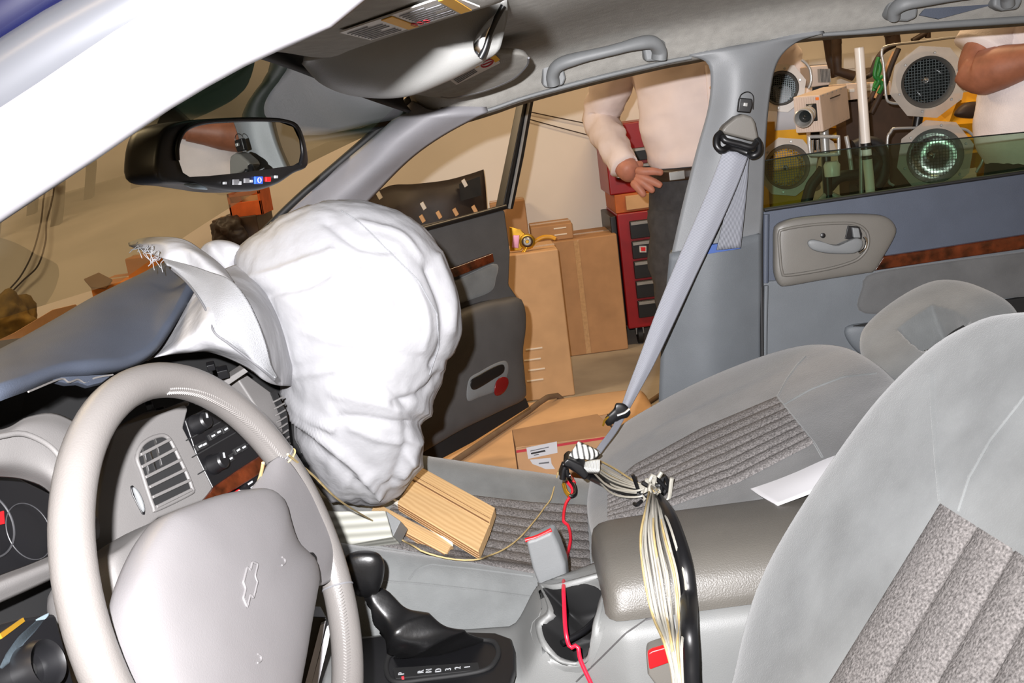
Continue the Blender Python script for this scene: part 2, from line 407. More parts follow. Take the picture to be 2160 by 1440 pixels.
pxtube('headliner_edge', [(868, 215), (917, 252), (963, 251), (1040, 229), (1110, 205), (1250, 167), (1400, 132), (1458, 121)], .768, [4, 4, 4, 4, 5, 5, 5, 4], M['trim_grey'], body, 8)
pxtube('headliner_edge', [(1735, 73), (1820, 67), (1950, 55), (2160, 41), (2400, 24)], .768, [4, 7, 8, 8, 8], M['trim_grey'], body, 8)
roofV = rows[6].copy()
loft('roof_panel', [[(r[0] - .06, Yk, r[2] + dz) for r in rows[1][::6]] for Yk, dz in ((.82, .05), (.5, .11), (.1, .14), (-.3, .15), (-.55, .14))], M['paint_blue'], body, nu=20, nv=14, thick=.01)
# far windshield pillar
def pil(l, m, r): return [at(*l), at(*m), at(*r)]
prow = [pil((868, 214, .75), (930, 238, .735), (1030, 236, .76)), pil((800, 278, .77), (850, 292, .745), (935, 287, .78)), pil((735, 333, .79), (790, 352, .76), (862, 340, .80)), pil((640, 412, .81), (700, 432, .78), (785, 418, .82)), pil((560, 490, .83), (630, 505, .80), (730, 480, .84)), pil((450, 600, .85), (540, 620, .82), (660, 570, .86))]
tag(loft('windshield_pillar', prow, M['pillar_light'], body, nu=14, nv=30, thick=.03, off=1), 'sloping grey pillar trim beside the windshield')
pxtube('pillar_gasket', [(900, 180), (858, 218), (790, 280), (725, 335), (628, 418), (548, 497), (440, 610)], .80, [10, 11, 9, 8, 8, 8, 8], M['rubber_black'], body, 8)
# middle pillar
R6 = [(1415, 540, .785), (1515, 520, .765), (1606, 498, .785)]
up = [pil((1455, 118, .762), (1560, 94, .755), (1740, 70, .765)), pil((1490, 131, .765), (1565, 113, .75), (1680, 90, .77)), pil((1499, 165, .765), (1565, 150, .745), (1642, 128, .77)), pil((1493, 230, .77), (1560, 215, .745), (1625, 198, .775)), pil((1468, 320, .775), (1545, 315, .75), (1615, 310, .78)), pil((1440, 430, .78), (1530, 430, .757), (1610, 440, .785)), pil(*R6)]
bpU = tag(loft('upper_pillar_trim', up, M['pillar_grey'], body, nu=24, nv=40, thick=.03, off=1), 'grey pillar trim around the shoulder belt')
lo = [pil((1412, 536, .775), (1515, 515, .752), (1606, 494, .775)), pil((1404, 620, .785), (1505, 610, .755), (1607, 580, .785)), pil((1396, 700, .79), (1500, 690, .76), (1607, 660, .79)), pil((1389, 860, .80), (1500, 840, .77), (1608, 800, .80)), pil((1386, 1000, .81), (1500, 980, .78), (1610, 940, .81))]
bpL = tag(loft('lower_pillar_trim', lo, M['door_grey'], body, nu=24, nv=30, thick=.03, off=1), 'pale grey lower pillar trim under the belt slot')
tag(slab('slot_lining', [on(bpL, *q, .004) if 0 else at(*q, .748) for q in ((1488, 518), (1560, 508), (1562, 524), (1489, 536))], (0, .012, 0), M['blue_strip'], body), 'blue lining showing in the belt slot')
# windshield
wsr = []
for t in np.linspace(0, 1, 7):
    top = np.array([(-.115, -.49, 1.245), (-.165, -.3, 1.268), (-.185, .1, 1.27), (-.17, .45, 1.25), (-.115, .79, 1.215)]); bot = np.array([(-.72, -.50, .98), (-.92, -.3, .965), (-.98, .1, .96), (-.92, .5, .965), (-.72, .88, .98)])
    wsr.append(bot * (1 - t) + top * t + np.array([0, 0, .02]) * sin(pi * t))
wt = wsr[-1]; hp = [r[0] for r in rows]
hy = [p[1] for p in hp]; wcv = cr(wt, 40)
ord_ = np.argsort(hy)
topc = [(np.interp(y, [hy[k_] for k_ in ord_], [hp[k_][0] for k_ in ord_]), y, np.interp(y, [hy[k_] for k_ in ord_], [hp[k_][2] for k_ in ord_])) for y in np.linspace(-.5, .74, 14)]
botc = [(np.interp(y, wcv[:, 1], wcv[:, 0]), y, np.interp(y, wcv[:, 1], wcv[:, 2]) - .004) for y in np.linspace(-.5, .74, 14)]
tag(loft('header_trim', [topc, [((p[0] + q_[0]) / 2 - .01, p[1], (p[2] + q_[2]) / 2) for p, q_ in zip(topc, botc)], botc], M['black_matte'], body, nu=30, nv=8, thick=.006), 'black header strip above the windshield')
wsh = tag(loft('windshield', wsr, M['windshield_glass'], body, nu=24, nv=20), 'windshield with a dark teal shade band along its top')
abox('floor_pan', (-1.1, -.62, .24), (1.3, .78, .30), M['carpet_grey'], body)
abox('door_sill', (-.55, .72, .28), (.35, .84, .36), M['rubber_black'], body)
abox('firewall', (-1.15, -.62, .25), (-1.08, .82, .93), M['black_matte'], body)

# ================================================================== REAR DOOR
rd = thing('rear_door', 'closed grey and blue rear passenger door with burl wood strip, behind the middle pillar', 'car door', at(1880, 900, .84))
def c4(l): return [(1500 + a / 3.2727, 420 + b / 3.2727) for a, b in l]
YD = .80
tag(slab('upper_panel', ats([(1609, 446), (1750, 424), (2160, 365), (2520, 312), (2520, 480), (2160, 520), (1880, 560), (1640, 605), (1609, 605)], YD), (0, .05, 0), M['door_blue'], rd, b=.004), 'blue grey upper panel')
tag(slab('lower_panel', ats([(1610, 594), (1850, 566), (2160, 500), (2520, 450), (2520, 980), (1610, 980)], YD - .004), (0, .05, 0), M['door_grey'], rd, b=.004), 'grey lower panel')
pxtube('panel_edge', [(1616, 452), (1615, 520), (1614, 596)], YD - .004, [7, 7, 7], M['door_blue'], rd, 8)
pxtube('panel_edge', [(1616, 602), (1614, 700), (1613, 790)], YD - .008, [5, 5, 5], M['door_grey'], rd, 8)
pxtube('rubber_seal', [(1606, 440), (1606, 560), (1607, 680), (1608, 800)], YD - .01, [4, 4, 4, 4], M['rubber_black'], rd, 8)
tag(pillow('handle_bezel', ats(c4([(430, 220), (455, 170), (560, 130), (760, 106), (950, 98), (1140, 104), (1220, 130), (1262, 180), (1268, 225), (1240, 290), (1185, 385), (1120, 488), (1050, 508), (750, 555), (500, 598), (458, 580), (430, 500), (428, 350)]), YD - .004), M['bezel_grey'], rd, n=(0, -1, 0), hf=.016, hb=.01, e=5, no=80), 'grey oval bezel around the door handle')
bz = bpy.data.objects['handle_bezel']
rec = c4([(470, 240), (505, 208), (700, 176), (900, 165), (1000, 173), (1062, 210), (1085, 260), (1080, 330), (1040, 390), (975, 432), (800, 482), (530, 525), (490, 500), (475, 380)])
tube('bezel_rim', [at(*q, YD - .021) for q in rec], .0028, M['bezel_grey'], bz, seg=8, closed=True, n=70)
lev = tag(pillow('lever', ats(c4([(665, 300), (690, 279), (740, 284), (800, 305), (870, 315), (920, 302), (960, 280), (1010, 268), (1045, 290), (1035, 340), (985, 372), (870, 377), (760, 366), (690, 342)]), YD - .034), M['trim_grey'], rd, n=(0, -1, 0), hf=.006, hb=.012, e=2.5, no=60), 'grey pull lever')
slab('lock_recess', ats(c4([(945, 183), (1025, 190), (1045, 240), (1040, 280), (960, 278), (925, 275)]), YD - .0225), (0, .004, 0), M['black_plastic'], rd, b=.001)
slab('lock_button', ats(c4([(975, 195), (1022, 200), (1035, 268), (985, 268)]), YD - .030), (0, .008, 0), M['trim_grey'], rd, b=.002)
tube('bright_edge', [at(*q, YD - .026) for q in c4([(1055, 258), (1072, 290), (1060, 340), (1020, 372)])], .0025, M['chrome'], rd, seg=8)
lathe('screw', [(.0045, 0), (.0045, .003), (.002, .004)], at(*c4([(770, 250)])[0], YD - .02), (0, -1, 0), M['black_plastic'], rd, seg=14)
slab('wood_strip', ats(c4([(1122, 497), (1188, 396), (1500, 350), (2160, 247), (2700, 160), (2700, 270), (2160, 345), (1600, 425)]), YD - .010), (0, .014, 0), M['burl_wood'], rd, b=.003)
tag(pillow('cloth_insert', ats(c4([(1110, 512), (1600, 432), (2160, 360), (2500, 315), (2700, 400), (2700, 560), (2500, 620), (2160, 668), (1900, 690), (1500, 745), (1200, 782), (1080, 788), (1022, 770), (1006, 730), (1040, 620)]), YD - .004), M['velour_dark'], rd, n=(0, -1, 0), hf=.010, hb=.008, e=6, no=90), 'velour insert')
pillow('pull_pocket', ats([(1782, 690), (1850, 676), (1930, 655), (2020, 640), (2030, 700), (1940, 745), (1850, 760), (1800, 735)], YD - .003), M['door_grey'], rd, n=(0, -1, 0), hf=.018, hb=.01, e=3)
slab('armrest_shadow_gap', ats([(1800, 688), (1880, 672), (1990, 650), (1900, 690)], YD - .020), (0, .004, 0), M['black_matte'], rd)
slab('map_pocket', ats([(2070, 640), (2520, 575), (2520, 760), (2120, 720)], YD - .012), (0, .012, 0), M['black_matte'], rd, b=.003)
pxtube('window_seal', [(1612, 443), (1760, 421), (1960, 392), (2160, 363), (2500, 313)], YD - .003, [4, 4, 4, 4, 4], M['rubber_black'], rd, 8)
gl = slab('window_pane', ats([(1590, 343), (1660, 331), (1804, 312), (2000, 294), (2160, 279), (2500, 248), (2500, 380), (2160, 420), (1600, 500)], YD + .02), (0, .004, 0), M['door_glass'], rd)
tag(gl, 'greenish window glass, wound partly down')
tube('pane_edge', [at(*q, YD + .021) for q in ((1596, 342), (1660, 331), (1804, 312), (2000, 294), (2160, 279), (2400, 257))], .0012, M['glass_dark'], gl, seg=6)

# ================================================================== FRONT DOOR (swung open)
fd0 = at(1075, 600, 1.55); fdn = np.array([.669, -.743, 0])
def fdp(pts, off=0.0): return [atp(p[0], p[1], fd0 + fdn * off, fdn) for p in pts]
fd = thing('front_door', 'front passenger door standing wide open beyond the airbag, dark trim and red reflector', 'car door', fdp([(1000, 960)])[0])
slab('door_panel', fdp([(1066, 441), (1078, 530), (1075, 600), (1092, 625), (1098, 680), (1093, 740), (1103, 830), (1112, 850), (1040, 885), (940, 940), (880, 965), (740, 1040), (560, 1040), (540, 620), (600, 560), (780, 508), (900, 478)]), -fdn * .06, M['door_dark'], fd, b=.008)
tag(pillow('armrest_panel', fdp([(860, 740), (930, 672), (1000, 640), (1050, 630), (1085, 626), (1096, 650), (1097, 690), (1091, 740), (1096, 800), (1095, 838), (1050, 862), (960, 905), (890, 945), (800, 990), (760, 900)], .0), M['door_dark'], fd, n=fdn, hf=.05, hb=.02, e=4, no=80), 'bulging armrest panel')
pillow('pull_recess', fdp([(985, 800), (1010, 782), (1040, 766), (1064, 760), (1072, 772), (1068, 795), (1050, 822), (1010, 838), (982, 845)], .046), M['trim_grey'], fd, n=fdn, hf=.008, hb=.006, e=3)
pillow('pull_opening', fdp([(993, 803), (1015, 788), (1045, 772), (1062, 769), (1062, 785), (1040, 800), (1000, 822)], .053), M['black_plastic'], fd, n=fdn, hf=.003, hb=.003, e=3)
tag(pillow('reflector', fdp([(1043, 818), (1048, 803), (1058, 795), (1070, 797), (1072, 810), (1064, 826), (1052, 834), (1044, 832)], .056), M['reflector_red'], fd, n=fdn, hf=.003, hb=.003, e=3), 'red door reflector')
slab('wood_strip', fdp([(880, 590), (965, 562), (1040, 534), (1043, 552), (968, 582), (884, 612)], .012), -fdn * .014, M['burl_wood'], fd, b=.002)
tag(pillow('cloth_insert', fdp([(900, 612), (970, 586), (1043, 556), (1042, 590), (1034, 612), (1000, 628), (920, 650)], .0), M['velour'], fd, n=fdn, hf=.012, hb=.008, e=6), 'pale grey cloth insert')
slab('bottom_seal', fdp([(1110, 838), (1118, 858), (1000, 932), (925, 972), (840, 1010), (850, 980), (950, 912), (1050, 868)], .006), -fdn * .02, M['rubber_black'], fd, b=.004)
tube('belt_molding', fdp([(760, 518), (900, 481), (1000, 454), (1066, 436)], .004), .007, M['black_plastic'], fd, seg=8)
slab('window_frame', fdp([(1060, 441), (1083, 441), (1106, 330), (1128, 205), (1160, 60), (1138, 60), (1108, 205), (1084, 325)], 0), -fdn * .03, M['black_plastic'], fd, b=.003)
tube('frame_gasket', fdp([(1074, 440), (1096, 328), (1118, 205), (1148, 60)], .004), .004, M['steel'], bpy.data.objects['window_frame'], seg=6)

# ================================================================== SEATS
def rib(nr_, amp): return lambda u, v: amp * (abs(sin(pi * nr_ * v)) ** .6)
ps = thing('bucket_seat', 'grey velour front passenger seat, backrest fully reclined, beyond the console', 'car seat', (.05, .45, .30))
prof = ((.222, -.30), (.215, -.16), (.22, -.07), (.235, -.012), (.262, .006), (.295, -.004), (.325, -.018), (.43, -.028), (.55, -.026), (.595, -.014), (.64, .008), (.69, -.002), (.716, -.05), (.722, -.12), (.716, -.3))
xs = (-.54, -.52, -.46, -.38, -.25, -.1, .0, .08, .16, .20)
def zt(x): return .60 - .30 * (x + .1) - (.0 if x > -.38 else (x + .38) ** 2 * 4)
cush = tag(loft('seat_cushion', [[(x, y, zt(x) + dz) for x in xs] for y, dz in prof], M['velour'], ps, nu=50, nv=70), 'velour cushion')
patch('ribbed_insert', cush, ([(845, 1030), (1007, 1047), (1120, 1060), (1236, 1066)], [(790, 1150), (951, 1179), (1045, 1196), (1124, 1210), (1245, 1219)]), M['rib_cloth'], ps, nu=60, nv=100, lift=.001, fn=rib(8, .0055))
Sd = np.array([.93, 0, .36]); Sn = np.array([-.36, 0, .93]); O0 = at(1600, 772, .685) - Sn * .012
farpx = [(1255, 1010), (1266, 980), (1300, 925), (1400, 862), (1500, 812), (1600, 772), (1680, 748), (1740, 741), (1800, 750), (1860, 784), (1915, 832)]
ol = [atp(x, y, O0, Sn) for x, y in farpx]
e = ol[-1]
def pl(X, Y): return np.array([X, Y, O0[2] - (X - O0[0]) * Sn[0] / Sn[2]])
ol += [pl(e[0] + .01, .28), pl(e[0] - .02, .235), pl(.45, .22), pl(.25, .22), pl(.13, .225), pl(.09, .26), pl(.085, .45)]
back = tag(pillow('backrest', ol, M['velour_dark'], ps, n=Sn, hf=.028, hb=.12, e=5, no=110, nr=20), 'reclined backrest')
patch('ribbed_insert', back, ([(1285, 1030), (1340, 982), (1480, 905), (1638, 839)], [(1285, 1100), (1400, 1075), (1560, 1018), (1717, 936)]), M['rib_cloth'], ps, nu=60, nv=100, lift=.001, fn=rib(8, .005))
def seam(objs, pts, par, r=.0016, m='velour', lift=.0008): return tube('seam', [on(objs, x, y, lift) for x, y in lerp(pts, 24)], r, M[m], par, seg=6, n=40)
seam(back, [(1640, 838), (1660, 800), (1682, 770), (1700, 752)], ps)
seam(back, [(1650, 856), (1710, 822), (1780, 795), (1850, 788)], ps)
seam(back, [(1640, 838), (1720, 938), (1735, 965)], ps)
seam(cush, [(770, 1222), (900, 1232), (1000, 1243), (1120, 1258)], ps)
seam(cush, [(862, 1222), (880, 1200), (905, 1190), (1000, 1200), (1124, 1216)], ps)
hn = nrm((-.36, -.12, .93)); h0 = at(1985, 735, .47)
def inpoly(x, y, poly):
    c = False; j = len(poly) - 1
    for i in range(len(poly)):
        if (poly[i][1] > y) != (poly[j][1] > y) and x < (poly[j][0] - poly[i][0]) * (y - poly[i][1]) / (poly[j][1] - poly[i][1] + 1e-9) + poly[i][0]: c = not c
        j = i
    return c
def proj(V):
    v = np.asarray(V) - C; d = v @ FW; return np.stack([1080 + F * (v @ RT) / d, 720 - F * (v @ UP) / d], -1)
def pdist(p, poly):
    b = 1e9
    for i in range(len(poly)):
        a = np.array(poly[i], float); c_ = np.array(poly[(i + 1) % len(poly)], float); t = np.clip(np.dot(p - a, c_ - a) / (np.dot(c_ - a, c_ - a) + 1e-9), 0, 1); b = min(b, np.linalg.norm(p - a - t * (c_ - a)))
    return b
recess = [(1892, 694), (1915, 676), (1965, 644), (2010, 655), (2046, 676), (2030, 698), (1985, 722), (1945, 740), (1920, 722)]
def hole(V, c, n):
    q = proj(V)
    for i in range(len(V)):
        if np.dot(V[i] - c, n) > 0 and inpoly(q[i][0], q[i][1], recess): V[i] -= n * .05 * min(1, pdist(q[i], recess) / 14)
    return V
hr = tag(pillow('headrest', [atp(x, y, h0, hn) for x, y in [(1818, 738), (1828, 708), (1870, 668), (1930, 629), (1985, 608), (2040, 610), (2092, 628), (2138, 655), (2156, 690), (2140, 740), (2080, 800), (2000, 872), (1960, 858), (1915, 836), (1860, 803), (1826, 772)]], M['velour'], ps, n=hn, hf=.03, hb=.06, e=4, no=140, nr=44, fn=hole, center=atp(1968, 690, h0, hn)), 'open velour headrest')
tag(tube('headrest_slot', [atp(x, y, h0 + hn * .022, hn) for x, y in ((1990, 722), (2010, 704), (2034, 690))], .004, M['dark_void'], ps, seg=6), 'dark gap in the headrest')
ds = thing('bucket_seat', 'large pale grey velour driver seat backrest with ribbed cloth centre, nearest at right', 'car seat', (.25, -.3, .32))
dn = nrm((-.78, -.04, .62)); d0 = np.array([.22, -.02, .577]) - dn * .02
dol = [(1560, 1600), (1588, 1450), (1612, 1340), (1650, 1230), (1740, 1075), (1880, 878), (2000, 758), (2090, 703), (2170, 681), (2300, 690), (2480, 800), (2640, 1050), (2700, 1400), (2600, 1750), (2300, 2000), (1900, 2000), (1640, 1800)]
dback = tag(pillow('backrest', [atp(x, y, d0, dn) for x, y in dol], M['velour'], ds, n=dn, hf=.05, hb=.13, e=4.5, no=120, nr=22), 'near velour backrest')
patch('ribbed_insert', dback, ([(1985, 1062), (2160, 1172), (2420, 1340)], [(1640, 1620), (1860, 1720), (2160, 1850)]), M['rib_cloth'], ds, nu=120, nv=60, lift=.001, fn=lambda u, v: .006 * abs(sin(pi * 5.5 * u)) ** .6)
seam(dback, [(1985, 1060), (1976, 960), (1968, 860), (1966, 790)], ds, .0022)
seam(dback, [(2022, 1080), (2045, 1010), (2090, 930), (2165, 835)], ds, .0018)
seam(dback, [(1985, 1060), (2060, 1108), (2165, 1176)], ds, .002)
loft('seat_cushion', [[(x, y, .52 - .2 * (x + .1) + dz) for x in (-.25, -.22, -.1, .05, .2, .3)] for y, dz in ((-.03, -.2), (-.04, -.03), (-.1, .0), (-.25, -.03), (-.4, 0), (-.47, -.03), (-.48, -.2))], M['velour'], ds, nu=20, nv=20)
# ================================================================== CENTRE CONSOLE
con = thing('center_console', 'grey centre console between the seats with padded armrest lid and dark cup holder', 'console', (.1, .12, .30))
def hx(x):
    if x < -.052: return .545 + .02 * max(0, (-.052 - x) / .3)
    if x < .0: t = (x + .052) / .052; return .545 + .057 * (t * t * (3 - 2 * t))
    if x < .07: return .602 + .018 * x / .07
    return .62
cxs = np.concatenate([np.linspace(-.50, -.06, 10), np.linspace(-.05, .10, 24), np.linspace(.12, .58, 12)])
crow = [(.205, -.32), (.207, -.05), (.203, -.012), (.185, .0), (.12, .002), (.055, .0), (.035, -.006), (.024, -.02), (.016, -.07), (.005, -.20), (0, -.32)]
RW = []
for y, dz in crow:
    r = []
    for x in cxs:
        s = 0 if x < .075 else min(1, (x - .075) / .05)
        r.append((x, y + (.034 * min(1, max(0, (.085 - x) / .06)) if y < .1 else 0), hx(x) + dz))
    RW.append(r)
A = np.stack([cr(r, 110) for r in RW]); B = np.stack([cr(A[:, i], 90) for i in range(110)], 1); V = B.reshape(-1, 3)
cup = [(1146, 1241), (1160, 1268), (1169, 1294), (1152, 1306), (1144, 1318), (1150, 1346), (1164, 1368), (1182, 1385), (1214, 1392), (1236, 1384), (1246, 1350), (1252, 1312), (1264, 1270), (1274, 1234), (1262, 1220), (1235, 1228), (1200, 1240), (1170, 1245)]
q = proj(V); ins = [inpoly(p[0], p[1], cup) for p in q]
cf = gridfaces(110, 90); full = (V, cf)
cb = mk('console_body', V, [f for f in cf if not any(ins[i] for i in f)], M['console_grey'], con)
GEO[cb.name] = full
cupS = cr(cup, 70, True); ring0 = np.array([on(cb, x, y, .0015) for x, y in cupS]); cc = ring0.mean(0); cn = nrm((-.45, -.35, .8))
cpc = cupS.mean(0); ring1 = np.array([on(cb, *(p + nrm(p - cpc) * 26), .0008) for p in cupS]); ringm = np.array([on(cb, *(p + nrm(p - cpc) * 12), .0022) for p in cupS])
tag(loft('cup_rim', [list(ring1), list(ringm), list(ring0), list(ring0 - cn * .008)], M['console_grey'], con, nu=70, nv=14, closed=True, straight=True), None)
rings = [ring0, cc + (ring0 - cc) * .95 - cn * .012, cc + (ring0 - cc) * .86 - cn * .045, cc + (ring0 - cc) * .8 - cn * .06, cc + (ring0 - cc) * .4 - cn * .062, cc + (ring0 - cc) * .02 - cn * .062]
tag(loft('cup_liner', [list(r) for r in rings], M['black_matte'], con, nu=70, nv=30, closed=True, straight=True), 'dark rubber cup holder liner')
tube('cup_divider', [cc - cn * .03 + d for d in ((-.03, -.03, 0), (0, -.01, .002), (.03, .03, .004))], .004, M['black_plastic'], con, seg=8)
obox('cup_badge', cc - cn * .05 + np.array([.012, .0, .012]), (.006, 0, 0), (0, .003, 0), (0, 0, .001), M['steel'], con)
# armrest lid
lp = ((.203, .620), (.212, .636), (.208, .664), (.195, .674), (.165, .679), (.12, .680), (.075, .672), (.05, .655), (.038, .632), (.036, .618))
lid = tag(loft('armrest_lid', [[((x, .12 + (y - .12) * (.80 if x < .069 else (.93 if x < .075 else 1)), .622 + (z - .622) * (.25 if x < .069 else (.72 if x < .075 else (.93 if x < .09 else 1))))) for x in (.066, .0705, .082, .12, .2, .3, .42, .52, .55)] for i, (y, z) in enumerate(lp)], M['armrest_vinyl'], con, nu=50, nv=60), 'smooth padded armrest lid')
def seamc(objs, pts, r=.0016, m='door_dark'): return tube('panel_seam', [on(objs, x, y, -.0004) for x, y in lerp(pts, 30)], r, M[m], con, seg=6, n=50)
seamc(cb, [(1362, 1306), (1320, 1335), (1270, 1385), (1215, 1438)], .0012)
seamc(cb, [(1362, 1306), (1450, 1282), (1560, 1263), (1640, 1256)], .0018)
# ------------------------------------------------------------------ gear selector
gs = thing('gear_selector', 'black gear lever with creased leather boot and knob, on a black bezel', 'gear lever', atz(930, 1400, .555))
ZB = .566
slab('bezel', [atz(x, y, ZB) for x, y in [(700, 1352), (760, 1345), (830, 1336), (960, 1330), (1045, 1333), (1078, 1345), (1086, 1370), (1086, 1410), (1076, 1440), (1050, 1475), (960, 1500), (800, 1520), (700, 1520)]], (0, 0, -.012), M['black_plastic'], gs, b=.003)
tube('bezel_ring', [atz(x, y, ZB + .001) for x, y in [(815, 1400), (840, 1372), (960, 1352), (1030, 1350), (1050, 1366), (1046, 1392), (1015, 1415), (900, 1432), (830, 1436)]], .003, M['black_matte'], gs, seg=8, closed=True, n=60)
leg = slab('gear_legend', [atz(x, y, ZB + .002) for x, y in [(828, 1408), (1008, 1396), (1012, 1412), (834, 1430)]], (0, 0, -.003), M['black_matte'], gs, b=.0005)
for ch, x, y in (('P', 847, 1420), ('R', 888, 1416), ('N', 905, 1414), ('D', 925, 1413), ('3', 946, 1411), ('2', 966, 1408), ('1', 986, 1406)):
    text('gear_letter', ch, atz(x, y, ZB + .0026), (0, 1, 0), (-1, 0, 0), .0105, M['print_white'], leg)
abox('gear_mark', atz(850, 1429, ZB + .002) - .0015, atz(850, 1429, ZB + .002) + .0015, M['print_red'], leg)
bo = [((767, 1258), (809, 1241)), ((778, 1282), (832, 1262)), ((790, 1305), (862, 1284)), ((803, 1335), (905, 1299)), ((814, 1362), (950, 1322)), ((826, 1380), (998, 1338)), ((832, 1388), (1030, 1352))]
br = []
for i, (l, r_) in enumerate(bo):
    t = i / 6; Yk = .095 - .02 * t
    zz = .70 - t * (.70 - ZB + .004)
    L_, R_ = (at(*l, Yk), at(*r_, Yk)) if i < 5 else (atz(*l, zz), atz(*r_, zz))
    mid = (L_ + R_) / 2; w = np.linalg.norm(R_ - L_) * (.42 if i < 4 else (.30, .2, .14)[i - 4])
    br.append([L_, mid + np.array([-.2, -1, .1]) * w, R_, mid + np.array([.2, 1, -.1]) * w])
def crease(V, nu, nv):
    c = V.mean(0)
    for i in range(len(V)):
        j = i // nu; k_ = i % nu; a = k_ / nu * 2 * pi; t = j / nv
        f = (1 - 2 * abs(sin(3.2 * t * pi + 1.6 * sin(a) + .9 * a))) * .6 + .35 * fbm(V[i] * np.array([1, 1, 1.6]), 14, 2)
        d = V[i] - V[(j * nu):(j * nu + nu)].mean(0); V[i] += nrm(d) * f * .0055 * sin(pi * min(1, t * 1.02)) ** .5
    return V
tag(loft('lever_boot', br, M['black_leather'], gs, nu=60, nv=60, closed=True, fn=crease), 'creased black leather boot')
pillow('lever_knob', [at(x, y, .09) for x, y in [(716, 1195), (730, 1172), (752, 1162), (780, 1161), (800, 1168), (810, 1186), (810, 1212), (803, 1238), (792, 1254), (770, 1259), (748, 1254), (728, 1232), (718, 1212)]], M['black_leather'], gs, hf=.022, hb=.022, e=2.6)
# ------------------------------------------------------------------ belt buckles
pb = thing('belt_buckle', 'upright grey belt buckle with red top, by the passenger seat', 'seat belt buckle', at(1155, 1230, .212))
slab('buckle_housing', [at(x, y, .205) for x, y in [(1108, 1142), (1130, 1136), (1152, 1126), (1164, 1121), (1178, 1150), (1192, 1190), (1196, 1232), (1160, 1240), (1136, 1238), (1122, 1200)]], (.006, .022, .004), M['trim_grey'], pb, b=.005, seg=3)
tube('buckle_button', [at(x, y, .21) for x, y in [(1108, 1139), (1130, 1133), (1150, 1124), (1163, 1117)]], .0028, M['red_plastic'], pb, seg=8)
db = thing('belt_buckle', 'belt buckle with bright red button, low beside the driver seat', 'seat belt buckle', at(1400, 1450, -.03))
slab('buckle_housing', [at(x, y, -.03) for x, y in [(1362, 1376), (1380, 1369), (1412, 1360), (1432, 1366), (1470, 1440), (1480, 1500), (1420, 1500), (1385, 1450), (1366, 1424)]], (.004, .022, 0), M['bezel_grey'], db, b=.004, seg=3)
slab('buckle_button', [at(x, y, -.034) for x, y in [(1366, 1379), (1376, 1373), (1412, 1363), (1424, 1367), (1426, 1393), (1370, 1413)]], (.001, .008, 0), M['red_plastic'], db, b=.002, seg=3)

# ================================================================== DASHBOARD
dash = thing('dashboard', 'blue grey and pale grey dashboard with vent, radio and instruments, torn open at the airbag', 'dashboard', (-.5, 0, .6))
pad_rows = [[(-80, 880, -.27), (0, 846, -.25), (60, 824, -.2), (130, 797, -.13), (200, 790, -.08), (262, 782, -.02), (320, 752, .04), (360, 700, .10), (416, 606, .22)],
            [(-80, 872, -.25), (0, 834, -.22), (60, 808, -.17), (130, 780, -.10), (200, 762, -.04), (262, 748, .02), (318, 718, .08), (360, 670, .14), (410, 602, .25)],
            [(-80, 838, -.14), (0, 796, -.12), (60, 766, -.06), (130, 732, 0), (200, 702, .06), (262, 676, .13), (316, 652, .18), (355, 626, .24), (402, 590, .32)],
            [(-80, 808, -.05), (0, 764, .0), (60, 731, .06), (130, 690, .13), (200, 648, .20), (262, 616, .27), (310, 592, .33), (348, 572, .38), (388, 560, .42)],
            [(-80, 836, .12), (0, 792, .18), (60, 760, .24), (130, 718, .3), (200, 676, .38), (262, 644, .46), (310, 620, .52), (348, 600, .58), (388, 588, .62)],
            [(-80, 876, .3), (0, 834, .36), (60, 800, .42), (130, 760, .5), (200, 716, .56), (262, 684, .64), (310, 660, .7), (348, 640, .76), (388, 628, .8)]]
pad = tag(loft('dash_pad', [[at(*p) for p in r] for r in pad_rows], M['dash_blue'], dash, nu=60, nv=50, thick=.012, off=1), 'blue grey dash pad with a torn edge')
tube('torn_edge', [at(*p) for p in [(60, 826, -.205), (128, 799, -.14), (145, 806, -.13), (165, 800, -.11), (180, 808, -.10), (200, 797, -.085), (238, 790, -.06)]], .0009, M['stitch_grey'], dash, seg=6)
tag(slab('torn_fascia', [at(*p) for p in [(110, 800, -.15), (130, 794, -.13), (240, 788, -.05), (215, 806, -.08), (185, 813, -.10), (165, 806, -.11), (140, 808, -.13)]], (-.006, .006, -.004), M['dash_blue'], dash, b=.001), 'torn strip of dash pad')
abox('cowl', (-1.30, -.58, .88), (-.50, .84, .905), M['black_matte'], dash)
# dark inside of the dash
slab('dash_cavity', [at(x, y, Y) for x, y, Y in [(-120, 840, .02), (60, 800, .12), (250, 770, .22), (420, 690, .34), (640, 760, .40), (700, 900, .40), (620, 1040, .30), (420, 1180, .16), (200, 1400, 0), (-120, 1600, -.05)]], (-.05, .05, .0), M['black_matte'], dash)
ch = np.array([.3714, .9285, 0]); cnn = nrm((.874, -.348, .34)); ct = np.cross(cnn, ch) * 1.0
f0 = at(370, 1000, -.05)
def fp(pts, off=0.0): return [atp(p[0], p[1], f0 + cnn * off, cnn) for p in pts]
def c6(l): return [(a / 2.667, 900 + b / 2.667) for a, b in l]
def c5(l): return [(a / 3, 430 + b / 3) for a, b in l]
slab('center_fascia', fp([(242, 905), (268, 893), (320, 878), (392, 852), (398, 862), (388, 902), (420, 965), (450, 1027), (447, 1042), (428, 1056), (335, 1092), (221, 1183), (200, 1160), (205, 1060), (222, 970)]), -cnn * .03, M['dash_grey'], dash, b=.006, seg=3)
bpx = c6([(775, 150), (800, 100), (850, 65), (910, 48), (945, 62), (968, 95), (1005, 170), (1050, 265), (1080, 345), (1072, 372), (880, 465), (862, 450), (830, 360), (795, 250), (772, 190)])
